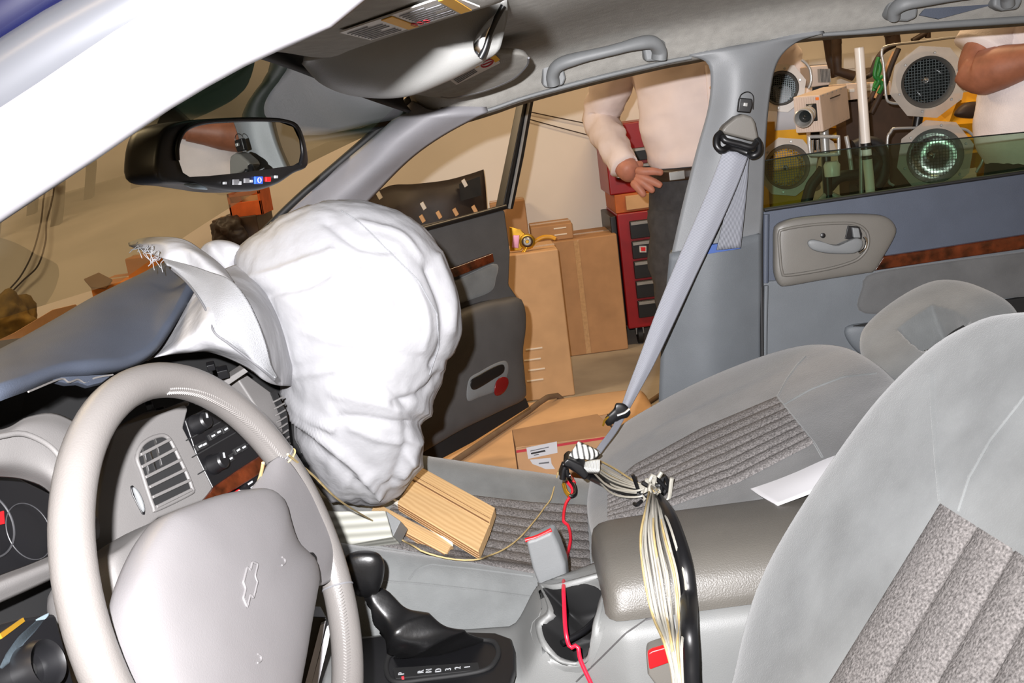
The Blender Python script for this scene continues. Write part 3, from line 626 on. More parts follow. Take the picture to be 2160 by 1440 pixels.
vent = slab('air_vent', fp(bpx, .0008), -cnn * .004, M['dark_void'], dash); tag(vent, 'black vent opening with grey slats')
tube('vent_rim', fp(bpx, .001), .0022, M['dash_grey'], vent, seg=10, closed=True, n=80)
for a, b_ in (((780, 162), (957, 70)), ((784, 232), (990, 122)), ((806, 290), (1016, 185)), ((828, 345), (1042, 240)), ((846, 402), (1066, 300)), ((868, 456), (1078, 352))):
    p1, p2 = fp(c6([a, b_]), .0015); w = ct * .0016
    obox('vent_slat', (p1 + p2) / 2, (p2 - p1) / 2 * .95, w, cnn * .003, M['dash_grey'], vent, b=.0008)
for a, b_ in (((800, 120), (835, 270)), ((868, 70), (905, 220)), ((845, 140), (880, 250))):
    p1, p2 = fp(c6([a, b_]), .0005); tube('vent_vane', [p1, (p1 + p2) / 2, p2], .0016, M['chrome'], vent, seg=6, n=6)
slab('wheel_slot', fp(c6([(735, 335), (748, 325), (765, 345), (795, 400), (820, 470), (818, 495), (802, 490), (775, 440), (745, 380)]), .001), -cnn * .004, M['black_plastic'], dash, b=.001)
pillow('vent_thumbwheel', fp(c6([(745, 345), (765, 350), (795, 410), (812, 470), (800, 475), (770, 420)]), .001), M['trim_grey'], dash, n=cnn, hf=.004, hb=.003)
# head unit and controls
rad = slab('radio', fp([(390, 884), (432, 862), (500, 868), (570, 905), (590, 960), (552, 1000), (452, 1034), (448, 1026), (416, 962)], .0), -cnn * .02, M['black_plastic'], dash, b=.002)
def knob(x, y, r, m='black_plastic'):
    p = fp([(x, y)], .0)[0]; k_ = lathe('knob', [(r * 1.15, 0), (r * 1.15, .003), (r, .006), (r * .92, .016), (r * .7, .018)], p, cnn, M[m], rad, seg=24)
    d = nrm(ct + ch * .4); obox('knob_mark', p + cnn * .0185 + d * r * .45, d * r * .3, np.cross(d, cnn) * .0008, cnn * .0006, M['print_white'], k_)
knob(412, 896, .0095); knob(448, 980, .0095)
for (x, y) in ((420, 942), (429, 938), (447, 920), (459, 912), (470, 976), (484, 968), (500, 950), (512, 944), (474, 906)):
    p = fp([(x, y)], .001)[0]; b2 = obox('radio_button', p, ch * .0055, ct * .0035, cnn * .002, M['black_matte'], rad, b=.0008)
    obox('button_mark', p + cnn * .0021, ch * .0028, ct * .0010, cnn * .0003, M['print_white'], b2)
for k_ in range(3): obox('button_gap', fp([(455 + k_ * 12, 895 + k_ * 34)], .0005)[0], ch * .05, ct * .0006, cnn * .0006, M['dark_void'], rad)
slab('wood_trim', fp([(428, 1057), (452, 1026), (500, 992), (552, 958), (572, 975), (548, 1000), (500, 1030), (465, 1048)], .003), -cnn * .012, M['burl_wood'], dash, b=.002)
sw = slab('switch_panel', fp([(498, 1046), (512, 1022), (550, 990), (556, 1010), (540, 1032), (520, 1046)], -.002), -cnn * .012, M['black_plastic'], dash, b=.002)
obox('warning_switch', fp([(500, 1040)], .002)[0], ch * .004, ct * .003, cnn * .002, M['red_plastic'], sw, b=.0005)
for x, y in ((528, 1018), (534, 1026)): obox('switch_mark', fp([(x, y)], .0006)[0], ch * .004, ct * .001, cnn * .0004, M['print_white'], sw)
# upper centre panel beyond the wheel and its side vent
u0 = at(560, 860, .22)
def upn(pts, off=0.0): return [atp(p[0], p[1], u0 + cnn * off, cnn) for p in pts]
slab('upper_fascia', upn([(500, 796), (518, 786), (575, 828), (596, 872), (604, 930), (596, 950), (555, 880)]), -cnn * .02, M['dash_grey'], dash, b=.003)
v2 = slab('air_vent', upn([(572, 828), (582, 822), (606, 872), (614, 950), (604, 950), (594, 880)], .002), -cnn * .006, M['black_matte'], dash); tag(v2, 'side vent seen edge on beside the airbag')
for y in range(838, 946, 14):
    p1, p2 = upn([(580 + (y - 838) * .18, y + 8), (594 + (y - 838) * .14, y)], .005); obox('vent_slat', (p1 + p2) / 2, (p2 - p1) / 2, ct * .001, cnn * .004, M['dash_grey'], v2)
slab('support_bar', [at(*p, .16) for p in [(468, 806), (515, 776), (524, 784), (478, 815)]], (-.01, .02, 0), M['dash_grey'], dash, b=.001)
for x, y, w in ((445, 772, 9), (470, 785, 12), (420, 790, 8), (340, 870, 10), (315, 855, 8)):
    p = at(x, y, .14); s = w * .00045; obox('dash_clip', p, (s, s * .6, 0), (-s * .3, s, s * .4), (0, -s * .3, s), M['black_plastic'], dash, b=.001)
pillow('trim_bracket', [at(x, y, .06) for x, y in [(240, 905), (300, 872), (345, 862), (390, 846), (396, 856), (350, 876), (300, 892), (262, 915)]], M['dash_grey'], dash, hf=.006, hb=.02, e=3)
# instruments
i0 = at(40, 1100, -.24); inn = nrm((.93, -.12, .32))
def ip(pts, off=0.0): return [atp(p[0], p[1], i0 + inn * off, inn) for p in pts]
hood = loft('cluster_hood', [ip([(-120, 905), (0, 905), (60, 878), (120, 872), (190, 905)], .05), ip([(-120, 935), (0, 925), (60, 905), (120, 915), (190, 960)], .06), ip([(-120, 985), (0, 975), (60, 975), (110, 1000), (190, 1090)], .055), ip([(-120, 1005), (0, 1006), (60, 1015), (110, 1045), (190, 1150)], .03)], M['dash_grey'], dash, nu=30, nv=30, thick=.01)
tube('hood_lip', ip([(-120, 945), (0, 920), (45, 914), (85, 928), (115, 950), (140, 985)], .064), .0022, M['dash_grey'], dash, seg=8)
cl = slab('instrument_cluster', ip([(-150, 980), (30, 1000), (130, 1050), (150, 1180), (60, 1215), (-150, 1290)]), -inn * .03, M['black_plastic'], dash, b=.003); tag(cl, 'black instrument cluster')
gc = ip([(-28, 1105)], .002)[0]
gu, gv, ga = frame(inn)
tube('gauge_ring', [gc + .027 * (cos(t) * gu + sin(t) * gv) for t in np.linspace(0, 2 * pi, 24, endpoint=False)], .0009, M['gauge_grey'], cl, seg=6, closed=True, n=48)
tube('gauge_ring', [ip([(62, 1120)], .002)[0] + .024 * (cos(t) * gu + sin(t) * gv) for t in np.linspace(0, 2 * pi, 24, endpoint=False)], .0005, M['gauge_grey'], cl, seg=6, closed=True, n=48)
slab('gauge_needle', ip([(-20, 1085), (6, 1078), (8, 1105), (-20, 1110)], .003), inn * .001, M['red_plastic'], cl)
loft('cluster_bezel', [ip([(-120, 1262), (0, 1212), (60, 1190), (130, 1160)], .012), ip([(-120, 1285), (0, 1232), (60, 1208), (130, 1180)], .03), ip([(-120, 1325), (0, 1272), (60, 1245), (130, 1212)], .02)], M['dash_grey'], dash, nu=16, nv=14, thick=.01)
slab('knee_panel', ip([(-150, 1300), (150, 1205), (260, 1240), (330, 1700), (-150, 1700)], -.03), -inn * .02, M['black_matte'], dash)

# ================================================================== STEERING WHEEL
wc = np.array([-.2499, -.2512, .8582]); wn = nrm((cos(-.158) * cos(.302), sin(-.158) * cos(.302), sin(.302)))
wa = nrm(np.cross((0, 0, 1), wn)); wb = np.cross(wn, wa)      # wa: towards the passenger, wb: up in the wheel
sw_ = thing('steering_wheel', 'large pale grey leather steering wheel with airbag hub, nearest thing at left', 'steering wheel', wc)
def wp(pts, off=0.0): return [atp(p[0], p[1], wc + wn * off, wn) for p in pts]
th_ = np.linspace(0, 2 * pi, 96, endpoint=False)
rim_path = [wc + .177 * (cos(t) * wa + sin(t) * wb) for t in th_]
Vr, Fr = tubeVF(rim_path, .0148, 18, True, 0)
tag(mk('rim', Vr, Fr, M['wheel_leather'], sw_), 'leather wrapped rim')
col = pillow('column_shroud', wp([(222, 1188), (260, 1150), (330, 1098), (400, 1085), (420, 1200), (400, 1500), (300, 1560), (262, 1380), (238, 1280)], -.075), M['dash_grey'], sw_, n=wn, hf=.012, hb=.08, e=4)
hubpx = [(332, 1100), (350, 1085), (390, 1068), (450, 1048), (505, 1037), (540, 1034), (560, 1040), (578, 1058), (589, 1099), (604, 1142), (625, 1165), (645, 1185), (653, 1222), (647, 1262), (634, 1331), (618, 1420), (590, 1540), (540, 1640), (440, 1680), (360, 1620), (320, 1520), (290, 1430), (268, 1369), (256, 1310), (259, 1258), (277, 1200), (305, 1140)]
hub = tag(pillow('hub', wp(hubpx, .004), M['hub_vinyl'], sw_, n=wn, hf=.026, hb=.03, e=3.2, no=100, nr=20), 'smooth hub cover over the driver airbag')
tube('hub_seam', wp([(505, 1038), (540, 1036), (560, 1041), (577, 1058), (588, 1099), (603, 1142), (624, 1166), (643, 1184)], .010), .002, M['hub_vinyl'], sw_, seg=8, n=40)
# spoke between hub and rim at upper right
spk = [wp([(500, 1062), (520, 1040), (545, 1010), (566, 975)], .0), wp([(560, 1070), (580, 1040), (594, 1010), (600, 962)], .010), wp([(585, 1110), (615, 1080), (632, 1050), (640, 1010)], .012), wp([(600, 1160), (635, 1130), (662, 1110), (676, 1070)], .012), wp([(625, 1215), (660, 1190), (692, 1175), (706, 1150)], .011), wp([(640, 1262), (660, 1240), (685, 1232), (702, 1222)], .002)]
tag(loft('spoke', spk, M['hub_vinyl'], sw_, nu=24, nv=40, thick=.014), 'broad spoke with speed control buttons')
for (a, ) in ((radians(37.5),), ): pass
for (px_, py_) in ((588, 962), (712, 1238)):
    p = wp([(px_, py_)])[0] - wc; t = math.atan2(np.dot(p, wb), np.dot(p, wa)); ctr = wc + .177 * (cos(t) * wa + sin(t) * wb); rd = cos(t) * wa + sin(t) * wb
    tube('leather_seam', [ctr + .0149 * (cos(s) * rd + sin(s) * wn) for s in np.linspace(0, 2 * pi, 20, endpoint=False)], .0009, M['print_grey'], sw_, seg=6, closed=True, n=40)
    if py_ < 1000: tag(tube('tied_string', [ctr + .0155 * (cos(s) * rd + sin(s) * wn) - .004 * (-sin(t) * wa + cos(t) * wb) for s in np.linspace(0, 2 * pi, 20, endpoint=False)], .0009, M['string_cream'], sw_, seg=6, closed=True, n=40), 'cream string tied round the rim')
def ang(px_, py_): p = wp([(px_, py_)])[0] - wc; return math.atan2(np.dot(p, wb), np.dot(p, wa))
st = []
def stitch(t0, t1, n):
    for k_ in range(n):
        t = t0 + (t1 - t0) * k_ / (n - 1); rd = cos(t) * wa + sin(t) * wb; tg = -sin(t) * wa + cos(t) * wb
        s = radians(150); c0 = wc + .177 * rd + .0149 * (cos(s) * rd + sin(s) * wn); d1 = nrm(cos(s + pi / 2) * rd + sin(s + pi / 2) * wn)
        for sg in (-1, 1):
            ax = nrm(tg * .8 + sg * d1); st.append(boxVF(c0 + sg * d1 * .0016, ax * .0017, np.cross(ax, rd) * .0005, rd * .0007))
stitch(ang(330, 800), ang(585, 955), 62); stitch(ang(712, 1245), ang(735, 1440) - .1, 34)
Vs, Fs = join(st); so = mk('stitching', Vs, Fs, M['stitch_grey'], sw_, smooth=False); so['kind'] = 'stuff'
cbt = slab('speed_button', wp([(648, 1176), (653, 1164), (662, 1163), (668, 1172), (671, 1215), (664, 1226), (656, 1230)], .020), -wn * .012, M['black_plastic'], sw_, b=.0015)
for x, y in ((659, 1185), (661, 1208)): obox('button_mark', wp([(x, y)], .0208)[0], wa * .0022, wb * .0014, wn * .0004, M['print_white'], cbt)
# embossed bow-tie mark, long axis across the wheel
eo = on(hub, 527, 1228, .0); pts = [(-.030, -.0045), (-.0135, -.0045), (-.0135, -.0105), (.0085, -.0105), (.0125, -.0045), (.030, -.0045), (.0255, .0045), (.0135, .0045), (.0135, .0105), (-.0085, .0105), (-.0125, .0045), (-.0255, .0045)]
ed = atp(540, 1182, eo, wn) - atp(517, 1272, eo, wn); ea = nrm(ed - wn * np.dot(ed, wn)); ebv = np.cross(wn, ea); esz = np.linalg.norm(atp(540, 1182, eo, wn) - atp(517, 1272, eo, wn)) / .06
def onhub(p): r = Vector(p + wn * .05); h = bvh(hub).ray_cast(r, Vector(-wn)); return (np.array(h[0]) if h[0] is not None else p)
def embl(sc, lift): return [onhub(eo + ea * a * esz * sc + ebv * b_ * esz * sc * .95) + wn * lift for a, b_ in pts]
tube('bow_tie_emblem', np.vstack([lerp(embl(1, .0004), 70, True)]), .0011, M['hub_vinyl'], sw_, seg=8, closed=True, n=0)
bo_ = bpy.data.objects['bow_tie_emblem']; tag(bo_, 'embossed bow tie outline emblem'); slab('emblem_face', embl(.9, .0008), -wn * .003, M['hub_vinyl'], bo_)
for x, y, s in ((597, 1183, 1), (546, 1388, 1.1)):
    tube('horn_mark', [on(hub, x + a * s, y + b_ * s, .0003) for a, b_ in ((-3, -8), (3, -3), (3, 5), (-3, 9))], .0008, M['hub_vinyl'], sw_, seg=6)

# ================================================================== INFLATED AIRBAG
ab = thing('passenger_airbag', 'large inflated white nylon airbag hanging out of the torn dashboard', 'airbag', at(790, 1063, .42))
abp = [(556, 484), (585, 462), (620, 446), (660, 434), (705, 430), (750, 431), (800, 440), (850, 457), (885, 480), (912, 508), (935, 545), (955, 588), (968, 630), (974, 672), (970, 712), (955, 748), (943, 762), (938, 785), (928, 810), (912, 842), (908, 868), (898, 882), (886, 896), (889, 920), (890, 958), (880, 992), (862, 1018), (835, 1045), (795, 1063), (750, 1060), (700, 1050), (668, 1020), (640, 985), (622, 940), (608, 890), (596, 840), (580, 800), (556, 770), (545, 720), (532, 660), (512, 600), (498, 560), (505, 530), (528, 505)]
creases = [([(530, 590), (620, 560), (700, 535)], .006, 9), ([(540, 620), (640, 600), (690, 575)], -.006, 9), ([(760, 470), (840, 490), (890, 540)], .004, 7), ([(690, 470), (760, 520), (830, 525)], -.005, 8), ([(905, 560), (935, 640), (940, 720), (915, 770)], -.008, 9), ([(925, 540), (955, 620), (958, 700)], .006, 8), ([(880, 600), (905, 680), (895, 740)], .004, 8),
           ([(600, 860), (680, 920), (760, 990), (800, 1040)], .010, 8), ([(612, 900), (690, 960), (770, 1030)], -.006, 8), ([(700, 830), (800, 850), (905, 870)], .004, 9), ([(720, 880), (820, 890), (890, 900)], -.006, 8), ([(740, 900), (830, 930), (885, 920)], .005, 7), ([(600, 830), (640, 870), (700, 900)], .008, 9), ([(640, 700), (700, 720), (760, 725)], .002, 9),
           ([(860, 960), (885, 975)], .006, 8), ([(850, 1000), (880, 940), (885, 900)], .007, 8), ([(820, 1040), (850, 960), (860, 900)], -.005, 9), ([(930, 790), (890, 830), (830, 850)], -.007, 8), ([(560, 780), (620, 790), (700, 780)], .004, 9), ([(640, 560), (720, 560), (800, 600), (830, 680)], .003, 10), ([(700, 1050), (740, 1010), (790, 1000)], .004, 7), ([(760, 1060), (790, 1030), (830, 1015)], -.004, 6)]
def polyd(pt, line):
    b = 1e9; pt = np.asarray(pt)
    for i in range(len(line) - 1):
        a = np.array(line[i], float); c_ = np.array(line[i + 1], float); t = np.clip(((pt - a) @ (c_ - a)) / ((c_ - a) @ (c_ - a)), 0, 1); d = np.linalg.norm(pt - a - t[:, None] * (c_ - a), axis=1); b = np.minimum(b, d)
    return b
def wrinkle(V, c, n):
    q_ = proj(V); front = (V - c) @ n > -.02; D = np.zeros(len(V))
    for line, amp, w in creases:
        d = polyd(q_, cr(line, 8)); D += np.where(front, amp * np.exp(-(d / w) ** 2), 0)
    for i in range(len(V)):
        D[i] += .0045 * fbm(V[i], 6, 2) + .0018 * fbm(V[i] * np.array([1, 1.5, .7]), 26, 2) - .0010 * (1 - min(1, abs(fbm(V[i] * np.array([1.2, 1, .6]), 14, 2)) * 5))
    ed_ = np.clip(1 - np.abs((V - c) @ n) / .15, 0, 1) ** 1.5
    for i in range(len(V)): D[i] += .0045 * ed_[i] * (.4 - abs(fbm(V[i] * np.array([1.6, 1, .8]), 24, 2)) * 2)
    dirv = np.array([nrm(v - c) for v in V]); return V + dirv * D[:, None]
bag = tag(pillow('cushion', [at(x, y, .42) for x, y in abp], M['airbag_nylon'], ab, hf=.17, hb=.17, e=2.2, no=170, nr=56, center=at(750, 730, .42), fn=wrinkle), 'wrinkled white cushion')
tube('cushion_seam', [on(bag, x, y, .0008) for x, y in lerp([(720, 445), (760, 470), (820, 530), (880, 590), (920, 660), (925, 730), (905, 790)], 40)], .0012, M['tether_cloth'], ab, seg=6, n=60)
nk = [[(300, 752, .12), (340, 722, .14), (375, 672, .16), (395, 640, .18), (430, 590, .22), (490, 560, .34), (560, 540, .46)], [(305, 757, .10), (345, 735, .10), (385, 695, .10), (410, 660, .11), (450, 615, .14), (520, 596, .26), (590, 610, .42)],
      [(310, 758, .09), (350, 745, .07), (395, 722, .06), (430, 690, .06), (470, 660, .09), (540, 650, .14), (610, 690, .38)], [(315, 756, .10), (360, 748, .09), (405, 742, .08), (440, 732, .07), (490, 735, .08), (560, 745, .12), (630, 770, .36)], [(318, 754, .14), (365, 746, .14), (410, 742, .14), (450, 745, .13), (510, 770, .12), (570, 808, .14), (625, 815, .36)]]
def puff(V, nu, nv):
    for i in range(len(V)): V[i] += .010 * fbm(V[i], 16, 3) * nrm(C - V[i]) + .004 * sin(V[i][0] * 160 + V[i][2] * 90) * nrm(C - V[i])
    return V
tag(loft('neck', [[at(*p) for p in r] for r in nk], M['airbag_nylon'], ab, nu=70, nv=60, thick=.002, fn=puff), 'gathered neck of the airbag')
tf = [[(345, 545, .20), (390, 556, .19), (440, 572, .16), (486, 590, .12), (520, 630, .09), (545, 680, .08), (562, 730, .08), (572, 770, .09), (586, 796, .11)], [(352, 556, .18), (395, 575, .16), (440, 605, .12), (475, 640, .08), (500, 690, .06), (520, 730, .06), (540, 765, .07), (560, 785, .08), (580, 800, .10)], [(362, 566, .18), (392, 592, .15), (418, 625, .11), (440, 665, .08), (452, 700, .06), (480, 722, .06), (520, 752, .07), (555, 780, .08), (578, 800, .10)]]
tag(loft('tether_flap', [[at(*p) for p in r] for r in tf], M['tether_cloth'], ab, nu=50, nv=20, thick=.003), 'flat white tether flap')
tube('tether_hem', [at(p[0], p[1] + 1, p[2] - .004) for p in tf[2]], .0012, M['print_grey'], ab, seg=6, n=60)
uf = [[(270, 512, .30), (300, 502, .29), (345, 499, .28), (390, 505, .27), (430, 530, .25), (468, 560, .22), (492, 592, .18)], [(272, 518, .28), (305, 514, .26), (350, 515, .24), (395, 525, .22), (435, 550, .20), (468, 575, .18), (490, 594, .16)], [(280, 522, .29), (310, 532, .26), (345, 545, .22), (390, 557, .21), (430, 570, .19), (465, 585, .17), (488, 597, .16)]]
tag(loft('loose_fold', [[at(*p) for p in r] for r in uf], M['airbag_nylon'], ab, nu=40, nv=24, thick=.002, fn=puff), 'loose fold above the tether')
tag(pillow('back_fold', [at(x, y, .40) for x, y in [(418, 545), (428, 518), (455, 506), (490, 510), (516, 528), (510, 560), (495, 600), (470, 590), (440, 565)]], M['airbag_nylon'], ab, hf=.03, hb=.03, fn=lambda V, c, n: puff(V, 0, 0)), 'crumpled fold behind')
thr = []
for k_ in range(20):
    x, y = random.choice(((330, 530), (345, 545), (290, 515), (318, 522))); x += random.uniform(-10, 8); y += random.uniform(-6, 6)
    thr.append(tubeVF([at(x, y, .20), at(x + random.uniform(-16, 8), y + random.uniform(-4, 14), .195), at(x + random.uniform(-28, 14), y + random.uniform(4, 30), .19)], .0005, 5, n=6))
Vt, Ft = join(thr); fo = mk('frayed_threads', Vt, Ft, M['tether_cloth'], ab); fo['kind'] = 'stuff'

# ================================================================== REAR VIEW MIRROR
m0 = at(505, 315, .10); mn = nrm(nrm(C - m0) + nrm(at(1575, 232, .74) - m0))
def mp_(pts, off=0.0): return [atp(p[0], p[1], m0 + mn * off, mn) for p in pts]
rm = thing('rear_view_mirror', 'black rear view mirror with button row, hanging before the windshield', 'mirror', m0)
hous = [(322, 345), (328, 300), (345, 268), (385, 255), (450, 250), (520, 247), (580, 250), (618, 259), (634, 285), (643, 325), (641, 352), (612, 366), (578, 388), (535, 402), (480, 404), (430, 397), (385, 390), (340, 386), (324, 372)]
pillow('housing', mp_(hous, -.004), M['black_plastic'], rm, n=mn, hf=.008, hb=.05, e=5, no=100)
gm = slab('mirror_glass', mp_([(377, 338), (376, 312), (383, 290), (398, 272), (430, 262), (480, 258), (540, 256), (590, 258), (618, 268), (631, 295), (634, 322), (630, 342), (618, 349), (560, 357), (500, 365), (440, 371), (400, 373), (386, 364)], .0055), -mn * .002, M['mirror_silver'], rm); tag(gm, 'reflecting glass')
tube('glass_rim', mp_([(374, 338), (373, 312), (380, 288), (396, 269), (430, 258), (480, 254), (540, 252), (592, 254), (621, 265), (634, 295), (638, 325), (633, 346)], .005), .0025, M['black_plastic'], rm, seg=8, n=60)
for x, y, m, r in ((474, 386, 'print_white', 3), (497, 384, 'print_grey', 6), (504, 386, 'print_white', 4), (520, 381, 'print_grey', 5), (529, 382, 'print_white', 3), (545, 380, 'blue_button', 8), (565, 378, 'red_plastic', 5), (582, 373, 'print_white', 3)):
    p = mp_([(x, y)], .005)[0]; q_ = mp_([(x + r, y), (x, y - r)], .005)
    bb = obox('mirror_button', p, (q_[0] - p), (q_[1] - p), mn * .0012, M[m], rm, b=.0006)
    if m == 'blue_button': tube('button_symbol', [p + mn * .0015 + .0035 * (cos(t) * nrm(q_[0] - p) + .8 * sin(t) * nrm(q_[1] - p)) for t in np.linspace(0, 2 * pi, 12, endpoint=False)], .0006, M['print_white'], bb, seg=5, closed=True, n=20)
tag(pillow('map_lens', mp_([(388, 388), (410, 386), (430, 392), (437, 400), (415, 399), (398, 395)], .004), M['stalk_silver'], rm, n=mn, hf=.003, hb=.002), 'pale map light lens')
tube('mirror_stalk', [m0 - mn * .03, m0 - mn * .05 + np.array([0, 0, .015]), m0 - mn * .07 + np.array([-.01, .0, .04])], [.010, .012, .016], M['black_plastic'], rm, seg=12)

# ================================================================== VISORS, OVERHEAD CONSOLE
def zz_(pts, z0, zs=0.0): return [atz(p[0], p[1], z0) for p in pts]
v1 = thing('sun_visor', 'grey brown sun visor with warning label flat against the roof, nearest the driver', 'sun visor', atz(800, 50, 1.268))
vis = pillow('visor_panel', zz_([(545, 94), (600, 103), (660, 113), (700, 112), (740, 96), (820, 68), (900, 42), (980, 16), (1068, -12), (1050, -34), (900, -50), (700, -10), (600, 40), (560, 66)], 1.27), M['headliner_cloth'], v1, n=(0, 0, -1), hf=.005, hb=.012, e=6, no=90)
def label(par, q, z, n_, marks, dz=-.001):
    p = [atz(x, y, z) for x, y in q]; e1 = p[1] - p[0]; e2 = p[3] - p[0]
    lb = slab('warning_label', p, (0, 0, dz), M['label_white'], par); tag(lb, 'white and yellow warning label')
    o = np.array([0, 0, dz * 1.6])
    def at2(u, v): return p[0] + e1 * u + e2 * v + o
    L2 = []
    for u0_, u1_, nl in marks:
        for k2 in range(nl):
            v = .12 + .76 * k2 / (nl - 1); w = .92 if k2 % 4 else .6
            L2.append(boxVF((at2(u0_, v) + at2(u0_ + (u1_ - u0_) * w, v)) / 2, e1 * (u1_ - u0_) * w / 2, e2 * .011, (0, 0, .0002)))
    V2, F2 = join(L2); to = mk('label_print', V2, F2, M['print_grey'], lb, smooth=False); to['kind'] = 'stuff'
    return lb, at2, e1, e2
lb, at2, e1, e2 = label(v1, [(714, 68), (985, -12), (935, -22), (880, -12)][:0] or [(714, 68), (968, 2), (938, -24), (830, -6)], 1.262, 0, []) if 0 else label(v1, [(716, 66), (948, -14), (1012, 12), (782, 82)], 1.2635, 0, [(.04, .40, 8), (.56, .92, 8)])
for u, w in ((.47, .05), (.955, .045)):
    obox('label_bar', at2(u, .5), e1 * w, e2 * .48, (0, 0, .0003), M['yellow_label'], lb)
for u in (.52, .58, .64): tube('label_symbol', [at2(u, .8) + e1 * .016 * cos(t) + e2 * .1 * sin(t) for t in np.linspace(0, 2 * pi, 14, endpoint=False)], .0006, M['print_red'], lb, seg=5, closed=True, n=20)
oc = thing('overhead_console', 'rounded grey overhead console with chrome lens, between the two sun visors', 'overhead console', at(850, 170, .12))
ocr = [[(640, 106, .0), (700, 100, .0), (760, 82, .0), (850, 54, .0), (950, 24, .0), (1066, -12, .0)], [(644, 113, .015), (700, 128, .01), (770, 124, .005), (860, 104, .005), (950, 76, .005), (1064, 34, .01)], [(648, 117, .03), (695, 148, .025), (765, 158, .02), (860, 146, .02), (950, 120, .02), (1050, 84, .02)],
       [(651, 120, .05), (690, 158, .045), (755, 176, .04), (850, 176, .04), (945, 144, .04), (1018, 106, .04)], [(653, 121, .07), (692, 161, .07), (756, 183, .07), (850, 184, .07), (935, 153, .07), (1012, 114, .06)], [(655, 118, .12), (696, 154, .13), (757, 174, .14), (850, 176, .14), (935, 147, .13), (1010, 109, .12)]]
tag(loft('console_shell', [[at(*p) for p in r] for r in ocr], M['console_light'], oc, nu=50, nv=40, thick=.01, off=1), 'rounded shell')
tag(pillow('chrome_lens', [at(x, y, -.012) for x, y in [(998, 102), (1000, 82), (1012, 62), (1030, 40), (1058, 18), (1046, 44), (1034, 70), (1024, 100), (1014, 120), (1004, 114)]], M['chrome'], oc, hf=.006, hb=.02, e=3), 'chrome and black lens')
tube('lens_edge', [at(x, y, -.016) for x, y in [(1062, 12), (1045, 44), (1032, 74), (1022, 104), (1013, 122)]], .003, M['black_plastic'], oc, seg=8)
v2_ = thing('sun_visor', 'grey sun visor with warning label flat against the roof, above the far windshield corner', 'sun visor', atz(1000, 170, 1.25))
vP = [(846, 176, .40), (862, 192, .47), (905, 201, .53), (950, 206, .56), (1000, 197, .55), (1045, 183, .535), (1087, 163, .515), (1112, 138, .46), (1116, 122, .42), (1092, 110, .37), (1020, 116, .32), (920, 150, .34)]
vp3 = [at(*p) for p in vP]; v0 = np.mean(vp3, axis=0); vn = nrm(np.linalg.svd(np.array(vp3) - v0)[2][2]); vn = vn if np.dot(C - v0, vn) > 0 else -vn
def vat(x, y, off=0.0): return atp(x, y, v0 + vn * off, vn)
pillow('visor_panel', [vat(p[0], p[1]) for p in vP], M['headliner_cloth'], v2_, n=vn, hf=.004, hb=.008, e=6, no=80)
lq = [vat(x, y, .0052) for x, y in ((943, 165), (1037, 107), (1055, 133), (963, 179))]
lb = slab('warning_label', lq, -vn * .0008, M['label_white'], v2_); tag(lb, 'white and yellow warning label')
e1, e2 = lq[1] - lq[0], lq[3] - lq[0]
def at2(u, v): return lq[0] + e1 * u + e2 * v + vn * .0006
L2 = [boxVF(at2((u0_ + u1_) / 2, v), e1 * (u1_ - u0_) / 2, e2 * .03, vn * .0002) for u0_, u1_, nl in ((.06, .52, 6), (.6, .9, 3)) for v in np.linspace(.14, .86 if u0_ < .5 else .4, nl)]
V2, F2 = join(L2); to = mk('label_print', V2, F2, M['print_grey'], lb, smooth=False); to['kind'] = 'stuff'
obox('label_bar', at2(.95, .5), e1 * .05, e2 * .5, vn * .0004, M['yellow_label'], lb); obox('label_bar', at2(.60, .3), e1 * .035, e2 * .22, vn * .0004, M['yellow_label'], lb)
tube('label_symbol', [at2(.78, .68) + e1 * .12 * cos(t) + e2 * .26 * sin(t) for t in np.linspace(0, 2 * pi, 18, endpoint=False)], .0012, M['print_red'], lb, seg=5, closed=True, n=30)
tube('label_symbol', [at2(.70, .62), at2(.78, .68), at2(.86, .74)], .001, M['print_red'], lb, seg=5, n=6)
tube('visor_piping', [vat(x, y, .003) for x, y in [(930, 203), (950, 205), (1000, 196), (1045, 182), (1086, 162), (1111, 138), (1115, 122)]], .0016, M['print_grey'], v2_, seg=6, n=40)

# ================================================================== GRAB HANDLES, SEAT BELT
def grab(lbl, pts, Y, r, base):
    g = thing('grab_handle', lbl, 'grab handle', at(pts[len(pts) // 2][0], pts[len(pts) // 2][1], Y))
    P = ats([(p[0], p[1], Y + p[2]) for p in pts], Y)
    tube('grip', P, r, M['trim_grey'], g, seg=16, n=70, sq=.8)
    for b_ in base: slab('mounting_foot', [at(x, y, Y + .005) for x, y in b_], (0, .03, .004), M['trim_grey'], g, b=.006, seg=3)
    return g
grab('grey grab handle on the roof rail above the open front door', [(1168, 178, .0), (1166, 158, -.006), (1178, 138, -.018), (1215, 124, -.028), (1290, 106, -.034), (1345, 92, -.028), (1376, 90, -.018), (1390, 106, -.004), (1390, 125, .0)], .725, [.0135, .0135, .013, .011, .0105, .011, .0135, .0145, .0145], [[(1144, 180), (1144, 140), (1160, 126), (1185, 128), (1194, 165), (1188, 180), (1152, 186)], [(1354, 92), (1366, 76), (1390, 74), (1404, 90), (1409, 120), (1396, 128), (1362, 132)]])
grab('grey grab handle on the roof rail above the rear window', [(1885, 36, .0), (1888, 20, -.01), (1910, 6, -.025), (1960, -2, -.03), (2040, -14, -.03), (2100, -22, -.02), (2122, -10, -.008), (2126, 10, .0)], .72, [.0135, .0135, .012, .011, .011, .012, .0135, .0135], [[(1872, 38), (1874, 10), (1892, -8), (1925, 0), (1938, 20), (1936, 38), (1915, 46), (1882, 44)], [(2095, 14), (2098, -10), (2150, -18), (2160, 0), (2150, 20), (2115, 24)]])
